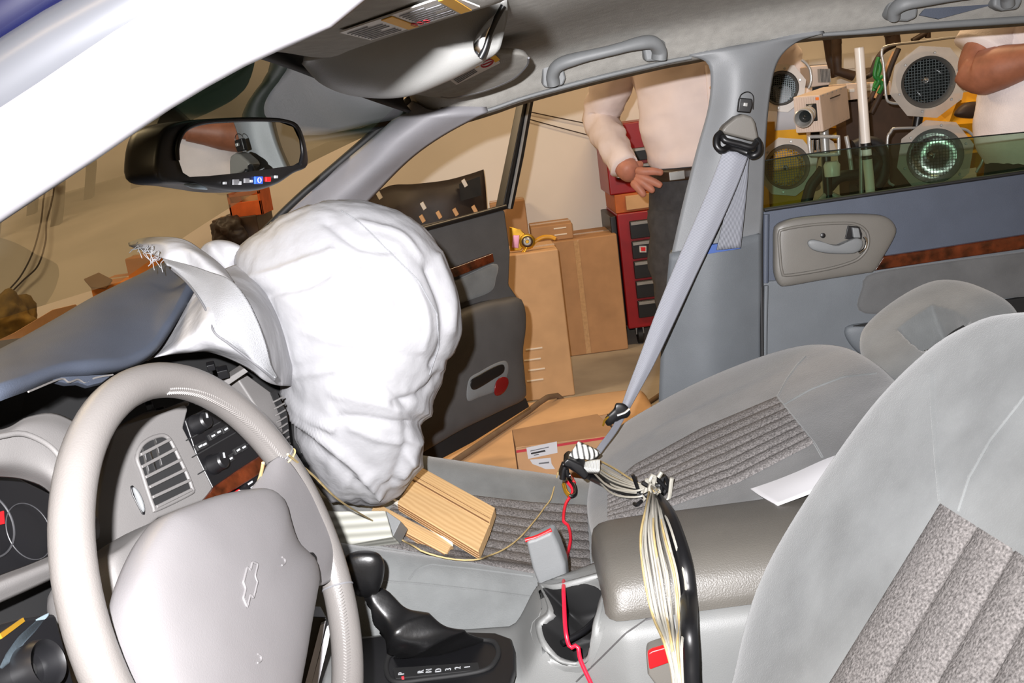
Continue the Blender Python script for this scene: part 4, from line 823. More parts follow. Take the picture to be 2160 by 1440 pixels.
slab('handle_hollow', [at(x, y, .745) for x, y in [(1940, 32), (1960, 6), (2090, -10), (2095, 10), (1980, 40)]], (0, .004, 0), M['door_blue'], bpy.data.objects['grab_handle.001'])
sb = thing('seat_belt', 'pale grey shoulder belt running from the middle pillar down beside the passenger seat', 'seat belt', at(1300, 900, .62))
fw_ = [[(1529, 306, .705), (1505, 372, .70), (1470, 455, .69), (1428, 550, .68), (1385, 655, .665), (1348, 755, .65), (1322, 825, .64), (1311, 858, .63)], [(1579, 326, .705), (1555, 390, .70), (1520, 470, .69), (1476, 562, .68), (1428, 665, .665), (1382, 762, .65), (1346, 828, .64), (1327, 862, .63)]]
tag(loft('shoulder_webbing', [[at(*p) for p in r] for r in (fw_[0], [((a[0] + b_[0]) / 2, (a[1] + b_[1]) / 2, a[2] - .006) for a, b_ in zip(*fw_)], fw_[1])][::1], M['webbing'], sb, nu=40, nv=16, thick=.0015), 'wide shoulder webbing')
for o in (bpy.data.objects['shoulder_webbing'],):
    ul = o.data.uv_layers[0]
    for d in ul.data: d.uv = (d.uv[1], d.uv[0])
lw = loft('lap_webbing', [[at(*p) for p in ((1310, 862, .63), (1290, 902, .60), (1262, 940, .57), (1240, 975, .55))], [at(*p) for p in ((1326, 866, .63), (1303, 908, .60), (1275, 946, .57), (1250, 982, .55))]], M['webbing_dark'], sb, nu=16, nv=6, thick=.0015); tag(lw, 'twisted lower webbing')
rw = loft('rear_webbing', [[at(*p) for p in ((1553, 330, .735), (1540, 400, .735), (1524, 470, .735), (1511, 527, .735))], [at(*p) for p in ((1580, 330, .733), (1575, 400, .733), (1568, 470, .733), (1562, 522, .733))]], M['webbing_dark'], sb, nu=20, nv=8, thick=.0015); tag(rw, 'webbing running into the pillar slot')
for o in (lw, rw):
    for d in o.data.uv_layers[0].data: d.uv = (d.uv[1], d.uv[0])
tag(slab('guide_cover', [at(x, y, .70) for x, y in [(1552, 246), (1568, 240), (1588, 246), (1594, 258), (1601, 292), (1590, 298), (1530, 283), (1521, 276), (1530, 264)]], (0, .03, 0), M['bezel_grey'], sb, b=.006, seg=3), 'pale trapezoid guide cover')
tube('belt_guide', [at(*p) for p in [(1521, 280, .70), (1512, 290, .695), (1512, 308, .69), (1524, 317, .69), (1540, 312, .70), (1575, 322, .70), (1588, 328, .69), (1600, 320, .69), (1601, 304, .695), (1596, 294, .70)]], .006, M['black_plastic'], sb, seg=10, n=70)
tube('guide_bar', [at(*p) for p in [(1524, 288, .692), (1530, 296, .688), (1560, 304, .688), (1585, 310, .688), (1596, 300, .692)]], .0055, M['black_plastic'], sb, seg=10, n=40)
slab('height_adjuster', [at(x, y, .722) for x, y in [(1560, 206), (1587, 208), (1588, 222), (1583, 238), (1556, 236)]], (0, .01, 0), M['black_plastic'], sb, b=.002)
slab('adjuster_button', [at(x, y, .714) for x, y in [(1569, 216), (1578, 217), (1577, 225), (1568, 224)]], (0, .006, 0), M['steel'], sb, b=.001)
tube('adjuster_outline', [at(x, y, .728) for x, y in [(1558, 236), (1560, 206), (1568, 196), (1580, 194), (1589, 204), (1588, 230)]], .0008, M['black_plastic'], sb, seg=6, n=40)
tag(pillow('latch_plate', [at(x, y, .615) for x, y in [(1276, 882), (1294, 862), (1300, 850), (1318, 852), (1330, 868), (1324, 880), (1310, 884), (1300, 890), (1282, 898)]], M['black_plastic'], sb, hf=.008, hb=.008, e=3), 'black sliding latch plate')
tube('latch_clip', [at(x, y, .60) for x, y in [(1302, 876), (1318, 870), (1328, 862)]], .002, M['steel'], sb, seg=6)
tube('latch_tongue', [at(x, y, .61) for x, y in [(1272, 898), (1276, 886), (1285, 878)]], .002, M['foil_gold'], sb, seg=6)
# ================================================================== THINGS IN THE GARAGE
def pbox(name, label, cat, lo, hi, m, rot=0, par=None, group=None, b=.006, seams=True):
    """closed carton: body plus its tape; rotated about its own centre"""
    lo = np.array(lo, float); hi = np.array(hi, float); c = (lo + hi) / 2; h = (hi - lo) / 2
    t = thing(name, label, cat, (c[0], c[1], lo[2]), group)
    a = np.array([cos(rot), sin(rot), 0]); d = np.array([-sin(rot), cos(rot), 0])
    obox('carton_body', c, a * h[0], d * h[1], np.array([0, 0, h[2]]), M[m], t, b=b)
    if seams:
        obox('tape_strip', c + np.array([0, 0, h[2] + .0008]), a * h[0] * .99, d * min(.025, h[1] * .3), (0, 0, .0008), M['clear_tape'], t)
        obox('flap_joint', c + np.array([0, 0, h[2] + .0004]), a * h[0], d * .0012, (0, 0, .0008), M['cardboard_dark'], t)
    return t, c, a, d, h
# tall carton by the open door
p = atz(1212, 834, 0); q1 = at(1184, 524, p[1]); ztop = q1[2]; x1 = p[0]; yf = p[1]
t, c, a, d, h = pbox('cardboard_box', 'tall light brown carton right beside the open front door', 'box', (x1 - .36, yf, 0), (x1, yf + .30, ztop), 'cardboard_light', rot=.02)
for k_ in range(4): obox('tape_glint', c - d * (h[1] + .001) + a * (.02 + .012 * (k_ % 2)) + np.array([0, 0, -h[2] + .09 + .045 * k_]), a * .035, (0, 0, .003), d * .0008, M['tape_shine'], t)
carton1_top = ztop; c1 = c
p = atz(1326, 736, 0); q1 = at(1308, 492, p[1]); pl_ = at(1208, 752, p[1])
t, c, a, d, h = pbox('cardboard_box', 'darker brown carton standing against the wall behind the tall light carton', 'box', (pl_[0] - .12, p[1], 0), (p[0], p[1] + .34, q1[2]), 'cardboard', rot=.0)
obox('tape_strip', c - d * (h[1] + .001) + a * (-h[0] + .20), a * .012, (0, 0, h[2] * .98), d * .0008, M['clear_tape'], t)
c2top = q1[2]; y2 = p[1]
e1 = at(1118, 480, y2 + .1); e2 = at(1204, 466, y2 + .1)
t, c, a, d, h = pbox('cardboard_box', 'small flat taped carton lying on top of the darker brown carton', 'box', (e1[0], y2 + .04, c2top), (e2[0], y2 + .25, e2[2]), 'cardboard')
for k_ in range(2): obox('tape_glint', c - d * (h[1] + .001) + a * (h[0] * .4) + np.array([0, 0, h[2] * (.5 - .8 * k_)]), a * .03, (0, 0, .003), d * .0008, M['tape_shine'], t)
e1 = at(1066, 425, y2 + .2); e2 = at(1108, 424, y2 + .2)
pbox('cardboard_box', 'narrow pale carton peeking out beside the door window frame', 'box', (e1[0] - .08, 4.0, 0), (e2[0], 4.17, e2[2]), 'cardboard', seams=True)
# ratchet strap on the tall carton
rs = thing('ratchet_strap', 'gold and pink ratchet buckle with yellow strap lying on the tall carton', 'ratchet strap', at(1105, 525, yf + .05))
yr = yf + .05
slab('buckle_plate', [at(x, y, yr) for x, y in [(1074, 478), (1098, 484), (1108, 494), (1106, 520), (1098, 528), (1076, 530)]], (0, .012, 0), M['foil_gold'], rs, b=.003)
slab('plate_window', [at(x, y, yr - .003) for x, y in [(1082, 496), (1096, 496), (1094, 524), (1080, 522)]], (0, .004, 0), mat('foil_pink', (200, 140, 160), .35, .6), rs, b=.002)
for r, m, k_ in ((17, 'foil_gold', 0), (12, 'brown_dark', .006), (9, 'steel', .012), (4, 'foil_gold', .018)):
    cc_ = at(1112, 509, yr - .004 - k_); lathe('ratchet_spool', [(pxr(cc_, r), 0), (pxr(cc_, r), .006), (pxr(cc_, r) * .8, .009)], cc_, (0, -1, 0), M[m], rs, seg=20)
tube('strap', [at(x, y, yr) for x, y in [(1120, 520), (1130, 508), (1145, 500), (1160, 499), (1172, 503)]], .008, M['yellow_paint'], rs, seg=8, sq=.4)
tube('strap_end', [at(x, y, yr - .01) for x, y in [(1112, 512), (1108, 524), (1102, 534)]], .008, M['foil_gold'], rs, seg=8, sq=.5)
# big box beside the car, and the labelled carton on it
bigz = .30
bb = thing('cardboard_box', 'big low cardboard box on the floor just outside the open door', 'box', (.0, 1.6, 0))
obox('carton_body', (-.02, 1.55, bigz / 2), (.42, 0, 0), (0, .50, 0), (0, 0, bigz / 2), M['cardboard_light'], bb, b=.04, seg=4)
t = thing('cardboard_box', 'worn carton with red stripe and two address labels, open top, on the big low box', 'box', at(1190, 940, 1.25))
zf = .42
A0, A1 = atz(1088, 945, zf), atz(1306, 918, zf); A3, A2 = atz(1080, 909, zf), atz(1285, 872, zf)
dn_ = np.array([0, 0, bigz - zf])
slab('front_side', [A0, A1, A1 + dn_, A0 + dn_], (0, .006, 0), M['cardboard'], t); slab('left_side', [A0, A3, A3 + dn_, A0 + dn_], (.006, 0, 0), M['cardboard'], t)
slab('right_side', [A1, A2, A2 + dn_, A1 + dn_], (-.006, 0, 0), M['cardboard'], t); slab('back_side', [A3, A2, A2 + dn_, A3 + dn_], (0, -.006, 0), M['cardboard'], t)
slab('top_flap', [A0 + (0, 0, .002), A1 + (0, 0, .002), A2 + (-.03, 0, .004), A3 + (.0, 0, .004)], (0, 0, -.005), M['cardboard'], t, b=.002)
fn_ = nrm(np.cross(A1 - A0, (0, 0, 1))); fn_ = fn_ if fn_[1] < 0 else -fn_
def cf_(pts, off): return [atp(1060 + x / 3.79, 820 + y / 3.79, A0 + fn_ * off, fn_) for x, y in pts]
slab('red_stripe', cf_([(110, 492), (930, 366), (932, 384), (112, 512)], .001), -fn_ * .001, M['print_red'], t)
lb1 = slab('address_label', cf_([(190, 470), (434, 420), (440, 510), (205, 560)], .002), -fn_ * .001, M['white_paper'], t)
slab('label_bar', cf_([(226, 512), (340, 488), (344, 500), (230, 524)], .003), -fn_ * .001, M['print_dark'], lb1)
for k_ in range(2): slab('label_line', cf_([(222, 494 - k_ * 0), (370, 462), (371, 468), (223, 500)] if k_ == 0 else [(250, 528), (290, 520), (291, 526), (251, 534)], .003), -fn_ * .001, M['print_grey'], lb1)
lb2 = slab('address_label', cf_([(218, 566), (385, 550), (392, 598), (420, 640), (345, 641), (300, 622), (240, 600)], .002), -fn_ * .001, M['white_paper'], t)
slab('label_line', cf_([(290, 592), (372, 582), (373, 594), (291, 602)], .003), -fn_ * .001, M['print_grey'], lb2)
tube('loose_hose', [(-.30, 1.35, bigz + .012), (-.15, 1.6, bigz + .012), (.0, 1.85, bigz + .012), (.12, 2.02, bigz + .01), (.2, 2.12, .15), (.3, 2.5, .012), (.6, 2.9, .012)], .009, M['hose_tan'], None, seg=8)  # soft curved shadow over box and floor, built as a brown strand
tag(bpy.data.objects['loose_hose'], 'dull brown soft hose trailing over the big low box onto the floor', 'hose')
# red tool chest
TY = 3.74
tl = thing('tool_chest', 'tall red tool chest with dark drawers behind the man in the white shirt', 'tool chest', at(1390, 690, TY))
def wx(x, y): return at(x, y, TY)
xl = wx(1312, 560)[0]; xr = xl + .62; zb = wx(1345, 692)[2]; zt_ = wx(1300, 452)[2]
abox('lower_cabinet', (xl, TY, zb), (xr, TY + .42, zt_), M['red_paint'], tl, b=.008)
abox('side_plate', (xl - .032, TY + .02, zb + .02), (xl - .002, TY + .4, zt_ - .01), M['black_plastic'], tl, b=.004)
for k_ in range(5):
    z1 = zt_ - .04 - k_ * (zt_ - zb - .08) / 5; z0_ = z1 - (zt_ - zb - .08) / 5 + .012
    dr = abox('drawer', (xl + .055, TY - .018, z0_), (xr - .05, TY + .01, z1), M['black_plastic'], tl, b=.003); abox('drawer_pull', (xl + .06, TY - .028, z1 - .018), (xr - .055, TY - .018, z1 - .004), M['steel'], dr)
slab('warning_sticker', [wx(1347, 517), wx(1362, 517), wx(1362, 531), wx(1348, 531)], (0, -.02, 0), M['label_white'], tl); slab('sticker_face', [wx(1350, 520), wx(1360, 520), wx(1360, 528), wx(1351, 528)], (0, -.024, 0), M['red_plastic'], tl)
zs0 = zt_; zs1 = wx(1300, 412)[2]
abox('middle_shelf', (xl, TY + .02, zs0), (xr, TY + .4, zs1), mat('shelf_orange', (176, 92, 34), .6), tl, b=.004); abox('parts_tray', (xl + .05, TY, zs0 + .012), (xl + .25, TY + .1, zs1 - .01), M['cardboard_light'], tl, b=.003)
zu1 = wx(1300, 262)[2]
abox('upper_cabinet', (xl - .02, TY + .02, zs1), (xr, TY + .4, zu1), M['red_paint'], tl, b=.008)
for k_ in range(4):
    z1 = zu1 - .12 - k_ * .075
    if z1 - .07 > zs1: dr = abox('drawer', (xl + .02, TY - .0, z1 - .06), (xr - .03, TY + .03, z1), M['black_plastic'], tl, b=.003); abox('drawer_pull', (xl + .03, TY - .012, z1 - .014), (xr - .04, TY, z1 - .002), M['steel'], dr)
for sx in (xl + .06, xr - .06):
    for sy in (TY + .06, TY + .36): lathe('caster', [(.03, -.015), (.045, -.012), (.045, .012), (.03, .015)], (sx, sy, .045), (1, 0, 0), M['rubber_black'], tl, seg=16); abox('caster_fork', (sx - .02, sy - .02, .05), (sx + .02, sy + .02, zb), M['steel'], tl)
# curved bumper leaning on the wall
bp_ = thing('bumper_cover', 'dark curved plastic bumper cover with pale clips leaning on the wall', 'bumper', at(930, 780, 3.7))
BY = 3.7
loft('cover_shell', [[at(*p) for p in r] for r in ([(760, 430, BY + .05), (817, 393, BY), (873, 388, BY - .05), (940, 380, BY - .05), (990, 367, BY), (1020, 357, BY + .05)], [(765, 520, BY), (820, 470, BY - .06), (873, 450, BY - .10), (940, 440, BY - .1), (990, 428, BY - .06), (1026, 415, BY)], [(780, 700, BY + .02), (830, 690, BY - .05), (880, 680, BY - .08), (950, 670, BY - .08), (1000, 660, BY - .05), (1040, 650, BY)], [(790, 900, BY + .05), (840, 890, BY), (890, 880, BY - .02), (960, 870, BY - .02), (1010, 860, BY), (1050, 850, BY + .05)])], M['bumper_black'], bp_, nu=30, nv=30, thick=.012)
for x, y in ((893, 434), (891, 461), (926, 453), (961, 447), (1001, 441), (980, 386), (800, 412)):
    p_ = at(x, y, BY - .13); obox('mounting_clip', p_, (.008, 0, .004), (-.006, 0, .016), (0, .012, 0), M['cardboard_light'] if y > 436 else M['label_white'], bp_, b=.002)
tag(slab('mesh_panel', [at(x, y, BY - .09) for x, y in [(968, 388), (1012, 372), (1016, 412), (972, 424)]], (0, .01, 0), M['black_matte'], bp_), 'black mesh panel at the end')
# things seen through the windshield
def stack(name, label, cat, px0, px1, Y0, dep, m, zlo=0):
    a_, b_ = at(*px0, Y0), at(*px1, Y0)
    return pbox(name, label, cat, (a_[0], Y0, zlo), (b_[0], Y0 + dep, (a_[2] + b_[2]) / 2), m)[0]
stack('cardboard_box', 'dark brown box stack under the orange crate, seen through the windshield', 'box', (446, 466), (540, 452), 3.75, .35, 'brown_dark')
oz = at(500, 460, 3.75)[2]
oca = thing('orange_crate', 'orange open crate with pale back on the dark boxes, below the mirror', 'crate', at(515, 440, 3.8))
x0_, x1_, zt2 = at(482, 440, 3.75)[0], at(552, 440, 3.75)[0], at(512, 405, 3.75)[2]
for lo_, hi_ in (((x0_, 3.76, oz), (x0_ + .012, 4.0, zt2)), ((x1_ - .012, 3.76, oz), (x1_, 4.0, zt2)), ((x0_, 3.76, oz), (x1_, 3.78, oz + .07)), ((x0_, 3.76, zt2 - .02), (x1_, 3.78, zt2))): abox('crate_board', lo_, hi_, M['orange_card'], oca, b=.003)
abox('pale_back', (x0_ + .01, 3.98, oz), (x1_ - .01, 4.0, zt2), M['cardboard_light'], oca)
pillow('dark_bundle', [at(x, y, 3.72) for x, y in [(446, 480), (455, 462), (480, 455), (508, 462), (520, 490), (510, 515), (470, 520), (448, 505)]], M['bumper_black'], None, hf=.06, hb=.06, fn=lambda V, c, n: np.array([v + nrm(v - c) * .02 * fbm(v, 20, 3) for v in V]))
tag(bpy.data.objects['dark_bundle'], 'dark crumpled bundle at the front of the dark box stack', 'bundle')
wx0, wx1 = at(170, 604, 3.4)[0], at(345, 540, 3.5)[0]; zt0 = .46
wb = thing('work_table', 'low dark work table carrying the orange brown cartons by the wall', 'table', ((wx0 + wx1) / 2, 3.58, 0))  # unseen table, added so the windshield does not mirror the cartons' lower halves
abox('table_top', (wx0, 3.32, zt0 - .03), (wx1, 3.85, zt0), M['brown_dark'], wb, b=.004)
for sx in (wx0 + .04, wx1 - .04):
    for sy in (3.36, 3.81): abox('leg', (sx - .02, sy - .02, 0), (sx + .02, sy + .02, zt0 - .03), M['brown_dark'], wb)
stack('cardboard_box', 'open orange brown carton behind the blue dash, tallest of the left boxes', 'box', (262, 545), (330, 538), 3.5, .25, 'cardboard_orange', .46)
stack('cardboard_box', 'low orange brown carton behind the dash, left of the taller carton', 'box', (190, 604), (268, 590), 3.4, .3, 'cardboard_orange', .46)
f_ = slab('cardboard_flap', [at(x, y, 3.38) for x, y in [(176, 588), (208, 574), (236, 588), (222, 606), (190, 604)]], (0, .006, -.01), M['cardboard_dark'], None, b=.002); tag(f_, 'loose brown flap sticking up over the low carton', 'cardboard flap')
f_ = slab('wood_panel', [at(*p) for p in [(-60, 742, 2.6), (30, 700, 2.8), (110, 652, 3.0), (160, 640, 3.1), (172, 656, 3.1), (120, 678, 3.0), (40, 728, 2.8), (-60, 782, 2.6)]], (.02, .10, -.6), M['cardboard'], None, b=.004); tag(f_, 'long tan panel edge low behind the dash at far left', 'panel')
def lump(V, c, n): return np.array([v + nrm(v - c) * .06 * fbm(v, 9, 3) for v in V])
f_ = pillow('canvas_bag', [at(x, y, 3.6) for x, y in [(-60, 640), (0, 612), (35, 616), (60, 640), (85, 665), (70, 690), (40, 720), (-20, 760), (-80, 760)]], M['olive_bag'], None, hf=.16, hb=.16, fn=lump); tag(f_, 'olive brown bundle at the far left edge by the wall', 'bag')
f_ = pillow('floor_bag', [at(x, y, 3.6) for x, y in [(-90, 750), (60, 690), (90, 740), (60, 900), (-60, 960)]], M['brown_dark'], None, hf=.16, hb=.16, fn=lump); tag(f_, 'dark brown sack under the olive bundle', 'bag')
wcb = thing('wall_cable', 'two thin brown cords hanging from a hook on the wall at left', 'cord', at(60, 600, 4.17))
tube('cord', [at(x, y, 4.17) for x, y in [(108, 372), (100, 384), (92, 420), (86, 470), (70, 530), (45, 580), (18, 612)]], .0045, M['brown_dark'], wcb, seg=6); tube('cord', [at(x, y, 4.16) for x, y in [(108, 372), (114, 390), (108, 430), (98, 470), (96, 510), (80, 560), (50, 590), (28, 612)]], .0045, M['brown_dark'], wcb, seg=6)
tube('wall_hook', [at(x, y, 4.15) for x, y in [(104, 372), (106, 384), (114, 386), (117, 376)]], .010, M['foil_gold'], wcb, seg=8)
for i, (ya, yb) in enumerate(((252, 286), (236, 262))):
    f_ = tube('wall_wire', [at(x, y, 4.185) for x, y in [(1118, ya), (1180, (ya + yb) / 2), (1245, yb), (1400, yb + (yb - ya) * 1.2)]], .003, M['brown_dark'], None, seg=5); tag(f_, ('lower', 'upper')[i] + ' thin dark wire across the white wall behind the man', 'wire')

# ================================================================== EQUIPMENT BEYOND THE REAR WINDOW
cart = thing('equipment_cart', 'black cart carrying the lamps beyond the rear window', 'cart', (1.4, 1.84, 0))
zc = .80
abox('cart_shelf', (.70, 1.645, zc - .03), (2.0, 2.03, zc), M['black_plastic'], cart, b=.005)
for x in (.94, 1.94):
    for y in (1.68, 2.0): tube('cart_leg', [(x, y, 0), (x, y, zc - .03)], .02, M['black_plastic'], cart, seg=10, n=4)
def c7(x, y): return (1600 + x / 3.789, 60 + y / 3.789)
def fixture(label, cx, cy, Y, R, rin, axis, wire, bright=True, rot=0.2):
    c = at(cx, cy, Y); R = pxr(c, R); r = pxr(c, rin); ax = nrm(axis); u, v, a = frame(ax)
    f = thing('stage_light', label, 'lamp', (c[0], c[1], zc), 'can lamps with octagonal filter plates')
    N_ = 64; V = []
    for k in range(N_):
        t = 2 * pi * k / N_; tt = (t - rot) % (pi / 4) - pi / 8; ro = R * cos(pi / 8) / cos(tt)
        for rr, hh in ((ro, 0), (r, 0), (r, .004), (ro, .004)): V.append(c + rr * (cos(t) * u + sin(t) * v) + a * hh)
    tag(mk('filter_plate', V, gridfaces(4, N_, True, True), M['plate_acrylic'], f, smooth=False), 'milky octagonal plate')
    can = lathe('can', [(r * 1.02, .0), (r * 1.03, -.12), (r * .7, -.20), (r * .3, -.22)], c, a, M['black_matte'], f, seg=32, cap=False); solid(can, .003)
    lathe('can_rim', [(r * .99, .002), (r * .86, -.02), (r * .84, -.03)], c, a, M['steel'], f, seg=36, cap=False)
    lathe('reflector', [(r * .84, -.03), (r * .76, -.045), (r * .58, -.065), (r * .32, -.082), (r * .08, -.088)], c, a, M['chrome'] if bright else M['glass_dark'], f, seg=36, auto=80, cap=False)
    lathe('lens_centre', [(r * .16, -.06), (r * .12, -.05), (.001, -.046)], c, a, M['chrome'], f, seg=16)
    g = []
    for k in range(-7, 8):
        s = k / 7.6 * r * .84; hl = sqrt(max(1e-6, (r * .84) ** 2 - s * s))
        for dd, oo in ((u, v), (v, u)): g.append(boxVF(c + oo * s - a * .028, dd * hl, oo * .0007, a * .0007))
    Vg, Fg = join(g); go = mk('wire_grid', Vg, Fg, M['grid_dark'] if not bright else M['black_plastic'], f, smooth=False); go['kind'] = 'stuff'
    for k in range(6):
        t = k * pi / 3 + .3; lathe('plate_screw', [(.004, 0), (.003, .003)], c + r * 1.12 * (cos(t) * u + sin(t) * v) + a * .004, a, M['steel'], f, seg=8)
    if wire: tube('wire_yoke', [at(*c7(*q_), Y + .05) for q_ in wire], .004, M['lens_silver'], f, seg=8, n=80)
    tube('stand', [c - a * .1 - v * r * .5, (c[0], c[1] + .1, (c[2] + zc) / 2), (c[0], c[1] + .08, zc)], .014, M['black_plastic'], f, seg=8)
    return f
LY = 1.85
fixture('large can lamp with dark wire gridded front, upper right beside the folded arm', 1958, 173, LY, 78, 54, (-.30, -1, -.10), [(1140, 602), (1050, 590), (1020, 540), (1000, 300), (985, 190), (1030, 140), (1300, 105), (1560, 72), (1650, 80), (1710, 120)], False)
fixture('large can lamp with shining gridded reflector, lower right below the dark one', 1972, 329, LY, 78, 57, (-.24, -1, .04), [(1080, 1255), (1035, 1200), (1030, 900), (1060, 825), (1120, 797), (1580, 797), (1700, 840), (1780, 950), (1792, 1050), (1740, 1150)])
fixture('can lamp with shining reflector, lower left next to the middle pillar', 1660, 352, LY, 64, 47, (-.20, -1, .14), [], True)
fixture('can lamp with dark front half hidden by the middle pillar, upper left', 1648, 186, LY, 52, 36, (-.25, -1, .05), [(345, 250), (390, 290), (415, 340), (420, 420), (400, 480)], False)
# film camera
fc = thing('high_speed_camera', 'beige box camera with silver lens pointing left, beyond the rear window', 'camera', at(*c7(400, 840), 1.62))
Fq = [at(*c7(*q_), 1.6) for q_ in ((275, 548), (490, 530), (522, 825), (300, 838))]; bv_ = at(*c7(706, 452), 1.85) - Fq[1]
V = [q_ for q_ in Fq] + [q_ + bv_ for q_ in Fq]
o = mk('camera_case', V, [(0, 1, 2, 3), (4, 5, 6, 7), (0, 1, 5, 4), (1, 2, 6, 5), (2, 3, 7, 6), (3, 0, 4, 7)], M['camera_beige'], fc, smooth=False); bev(o, .003)
ex, ez = Fq[1] - Fq[0], Fq[3] - Fq[0]; fnr = nrm(np.cross(ex, ez)); fnr = fnr if fnr[1] < 0 else -fnr
for k in range(11): 
    s = .06 + .88 * k / 10; obox('cooling_rib', Fq[0] + ex * s + ez * .5 + fnr * .001, ex * .022, ez * .46, fnr * .001, M['camera_beige'], o)
obox('orange_badge', Fq[0] + ex * .88 + ez * .10 + fnr * .002, ex * .06, ez * .04, fnr * .001, mat('badge_orange', (225, 110, 20), .5, var=0), fc)
fl0 = Fq[0] + ex * .62 + ez * .46
obox('lens_flange', fl0 + fnr * .006, ex * .18, ez * .24, fnr * .006, M['black_plastic'], fc, b=.002); obox('flange_plate', fl0 - ex * .10 + fnr * .015, ex * .13, ez * .21, fnr * .004, M['steel'], fc, b=.002)
lax = nrm(fnr + nrm(ex) * -.55 + np.array([0, 0, -.14])); lc = fl0 - ex * .12 + fnr * .015
rl = pxr(lc, 15)
lathe('lens_barrel', [(rl * .85, 0), (rl * .9, .02), (rl * 1.1, .022), (rl * 1.1, .04), (rl * .9, .042), (rl * .95, .055), (rl * 1.25, .06), (rl * 1.3, .085), (rl * 1.15, .087), (rl * .8, .06)], lc, lax, M['lens_silver'], fc, seg=32, cap=False)
lathe('lens_glass', [(rl * .85, .060), (rl * .5, .068), (.001, .071)], lc, lax, M['glass_dark'], fc, seg=24)
for sx, sz in ((-.2, -.17), (.0, -.17), (-.2, .17), (.0, .17)): lathe('flange_screw', [(.004, 0), (.0035, .003)], fl0 + ex * sx + ez * sz + fnr * .019, fnr, M['black_plastic'], fc, seg=8)
for k in range(6): 
    for zz2 in (.04, .94): lathe('case_screw', [(.0025, 0), (.002, .0015)], Fq[1] + bv_ * (.08 + .165 * k) + ez * zz2 + nrm(ex) * .001, nrm(np.cross(ez, bv_)) if np.cross(ez, bv_)[0] > 0 else -nrm(np.cross(ez, bv_)), M['steel'], fc, seg=6)
obox('side_vent', Fq[1] + bv_ * .5 + ez * .2 + nrm(ex) * .002, bv_ * .18, ez * .015, nrm(ex) * .001, M['brown_dark'], fc)
cbm = Fq[3] + ex * .5 + bv_ * .5; tube('camera_post', [cbm, (cbm[0], cbm[1], zc)], .012, M['steel'], fc, seg=10, n=4); 
for dx, dy in ((-.1, -.05), (.1, -.05), (0, .1)): tube('tripod_foot', [(cbm[0], cbm[1], zc + .07), (cbm[0] + dx, cbm[1] + dy, zc + .004)], .008, M['wire_white'], fc, seg=8, n=4)
# small framed lamp, pole, finned box, white boxes
sf = thing('small_lamp', 'small square lamp in a clear bracket under the beige camera', 'lamp', at(*c7(530, 1010), 1.7))
tube('clear_bracket', [at(*c7(*q_), 1.7) for q_ in ((405, 880), (430, 865), (620, 865), (640, 880), (640, 985), (625, 1005), (430, 1010), (412, 990))], .005, M['lens_silver'], sf, seg=8, closed=True, n=60)
slab('milky_filter', [at(*c7(*q_), 1.72) for q_ in ((505, 925), (560, 880), (600, 905), (622, 970), (560, 975))], (0, .006, 0), M['plate_acrylic'], sf)
for q_ in (430, 470): tube('lamp_tube', [at(*c7(q_, 890), 1.71), at(*c7(q_ + 5, 1000), 1.71)], .004, M['chrome'], sf, seg=8, n=4)
tube('lamp_post', [at(*c7(540, 1008), 1.72), at(*c7(545, 1100), 1.72), (at(*c7(545, 1100), 1.72)[0], 1.72, zc)], .012, M['black_plastic'], sf, seg=8, n=8)
lathe('post_collar', [(.02, 0), (.022, .03), (.016, .04)], at(*c7(590, 1180), 1.70), (0, 0, 1), M['pvc_white'], sf, seg=16)
pole = thing('plastic_pole', 'white plastic pole standing upright between the camera and the big lamps', 'pole', (at(1826, 300, 1.62)[0], 1.62, 0))
pb_ = at(1836, 405, 1.62); pt_ = at(1812, 100, 1.62); dirp = nrm(pt_ - pb_)
tube('pole_tube', [pb_ - dirp * ((pb_[2]) / dirp[2]), pb_, at(1826, 300, 1.62), pt_], pxr(pt_, 10), M['pvc_white'], pole, seg=18, n=12)
for y, h_ in ((308, 9), (330, 3), (334, 2)):
    p_ = at(1826 + (y - 300) * .08, y, 1.62); lathe('black_band', [(pxr(p_, 11), -h_ * .0009), (pxr(p_, 11), h_ * .0009)], p_, dirp, M['black_plastic'], pole, seg=18)
tube('thin_rod', [at(1812, 120, 1.66), at(1816, 260, 1.66), at(1817, 400, 1.66), (at(1817, 400, 1.66)[0], 1.66, zc)], .006, M['steel'], pole, seg=8)
fb = thing('finned_box', 'small grey box with cooling fins above the beige camera', 'electronics', at(*c7(510, 440), 1.93))
slab('fin_case', [at(*c7(*q_), 1.93) for q_ in ((405, 300), (555, 290), (575, 450), (420, 470))], (0, .09, 0), M['camera_beige'], fb, b=.004)
for k in range(8): slab('fin', [at(*c7(*q_), 1.925) for q_ in ((470 + k * 11, 325), (476 + k * 11, 324), (482 + k * 11, 430), (476 + k * 11, 432))], (0, -.02, 0), M['steel'], fb)
slab('fin_stand', [at(*c7(*q_), 1.95) for q_ in ((430, 470), (560, 450), (560, 520), (440, 540))], (0, .05, -.16), M['black_matte'], fb)
for i, (q_, lb_) in enumerate((([(650, 200), (770, 185), (775, 320), (662, 330)], 'white wall box left of the white pole'), ([(845, 200), (1000, 175), (990, 300), (850, 320)], 'white wall box right of the white pole'), ([(400, 245), (560, 225), (562, 285), (405, 296)], 'pale flat panel over the finned box'))):
    f_ = slab('wall_box', [at(*c7(*z_), 4.1) for z_ in q_], (0, .1, 0), M['pvc_white'], None, b=.004); tag(f_, lb_ + ', on the back wall', 'box')
f_ = slab('rack_panel', [at(*c7(*q_), 2.5) for q_ in ((700, 440), (1060, 420), (1070, 570), (712, 600))], (0, .25, 0), M['camera_beige'], None, b=.004); tag(f_, 'beige electronics panel with white sockets behind the white pole', 'electronics')
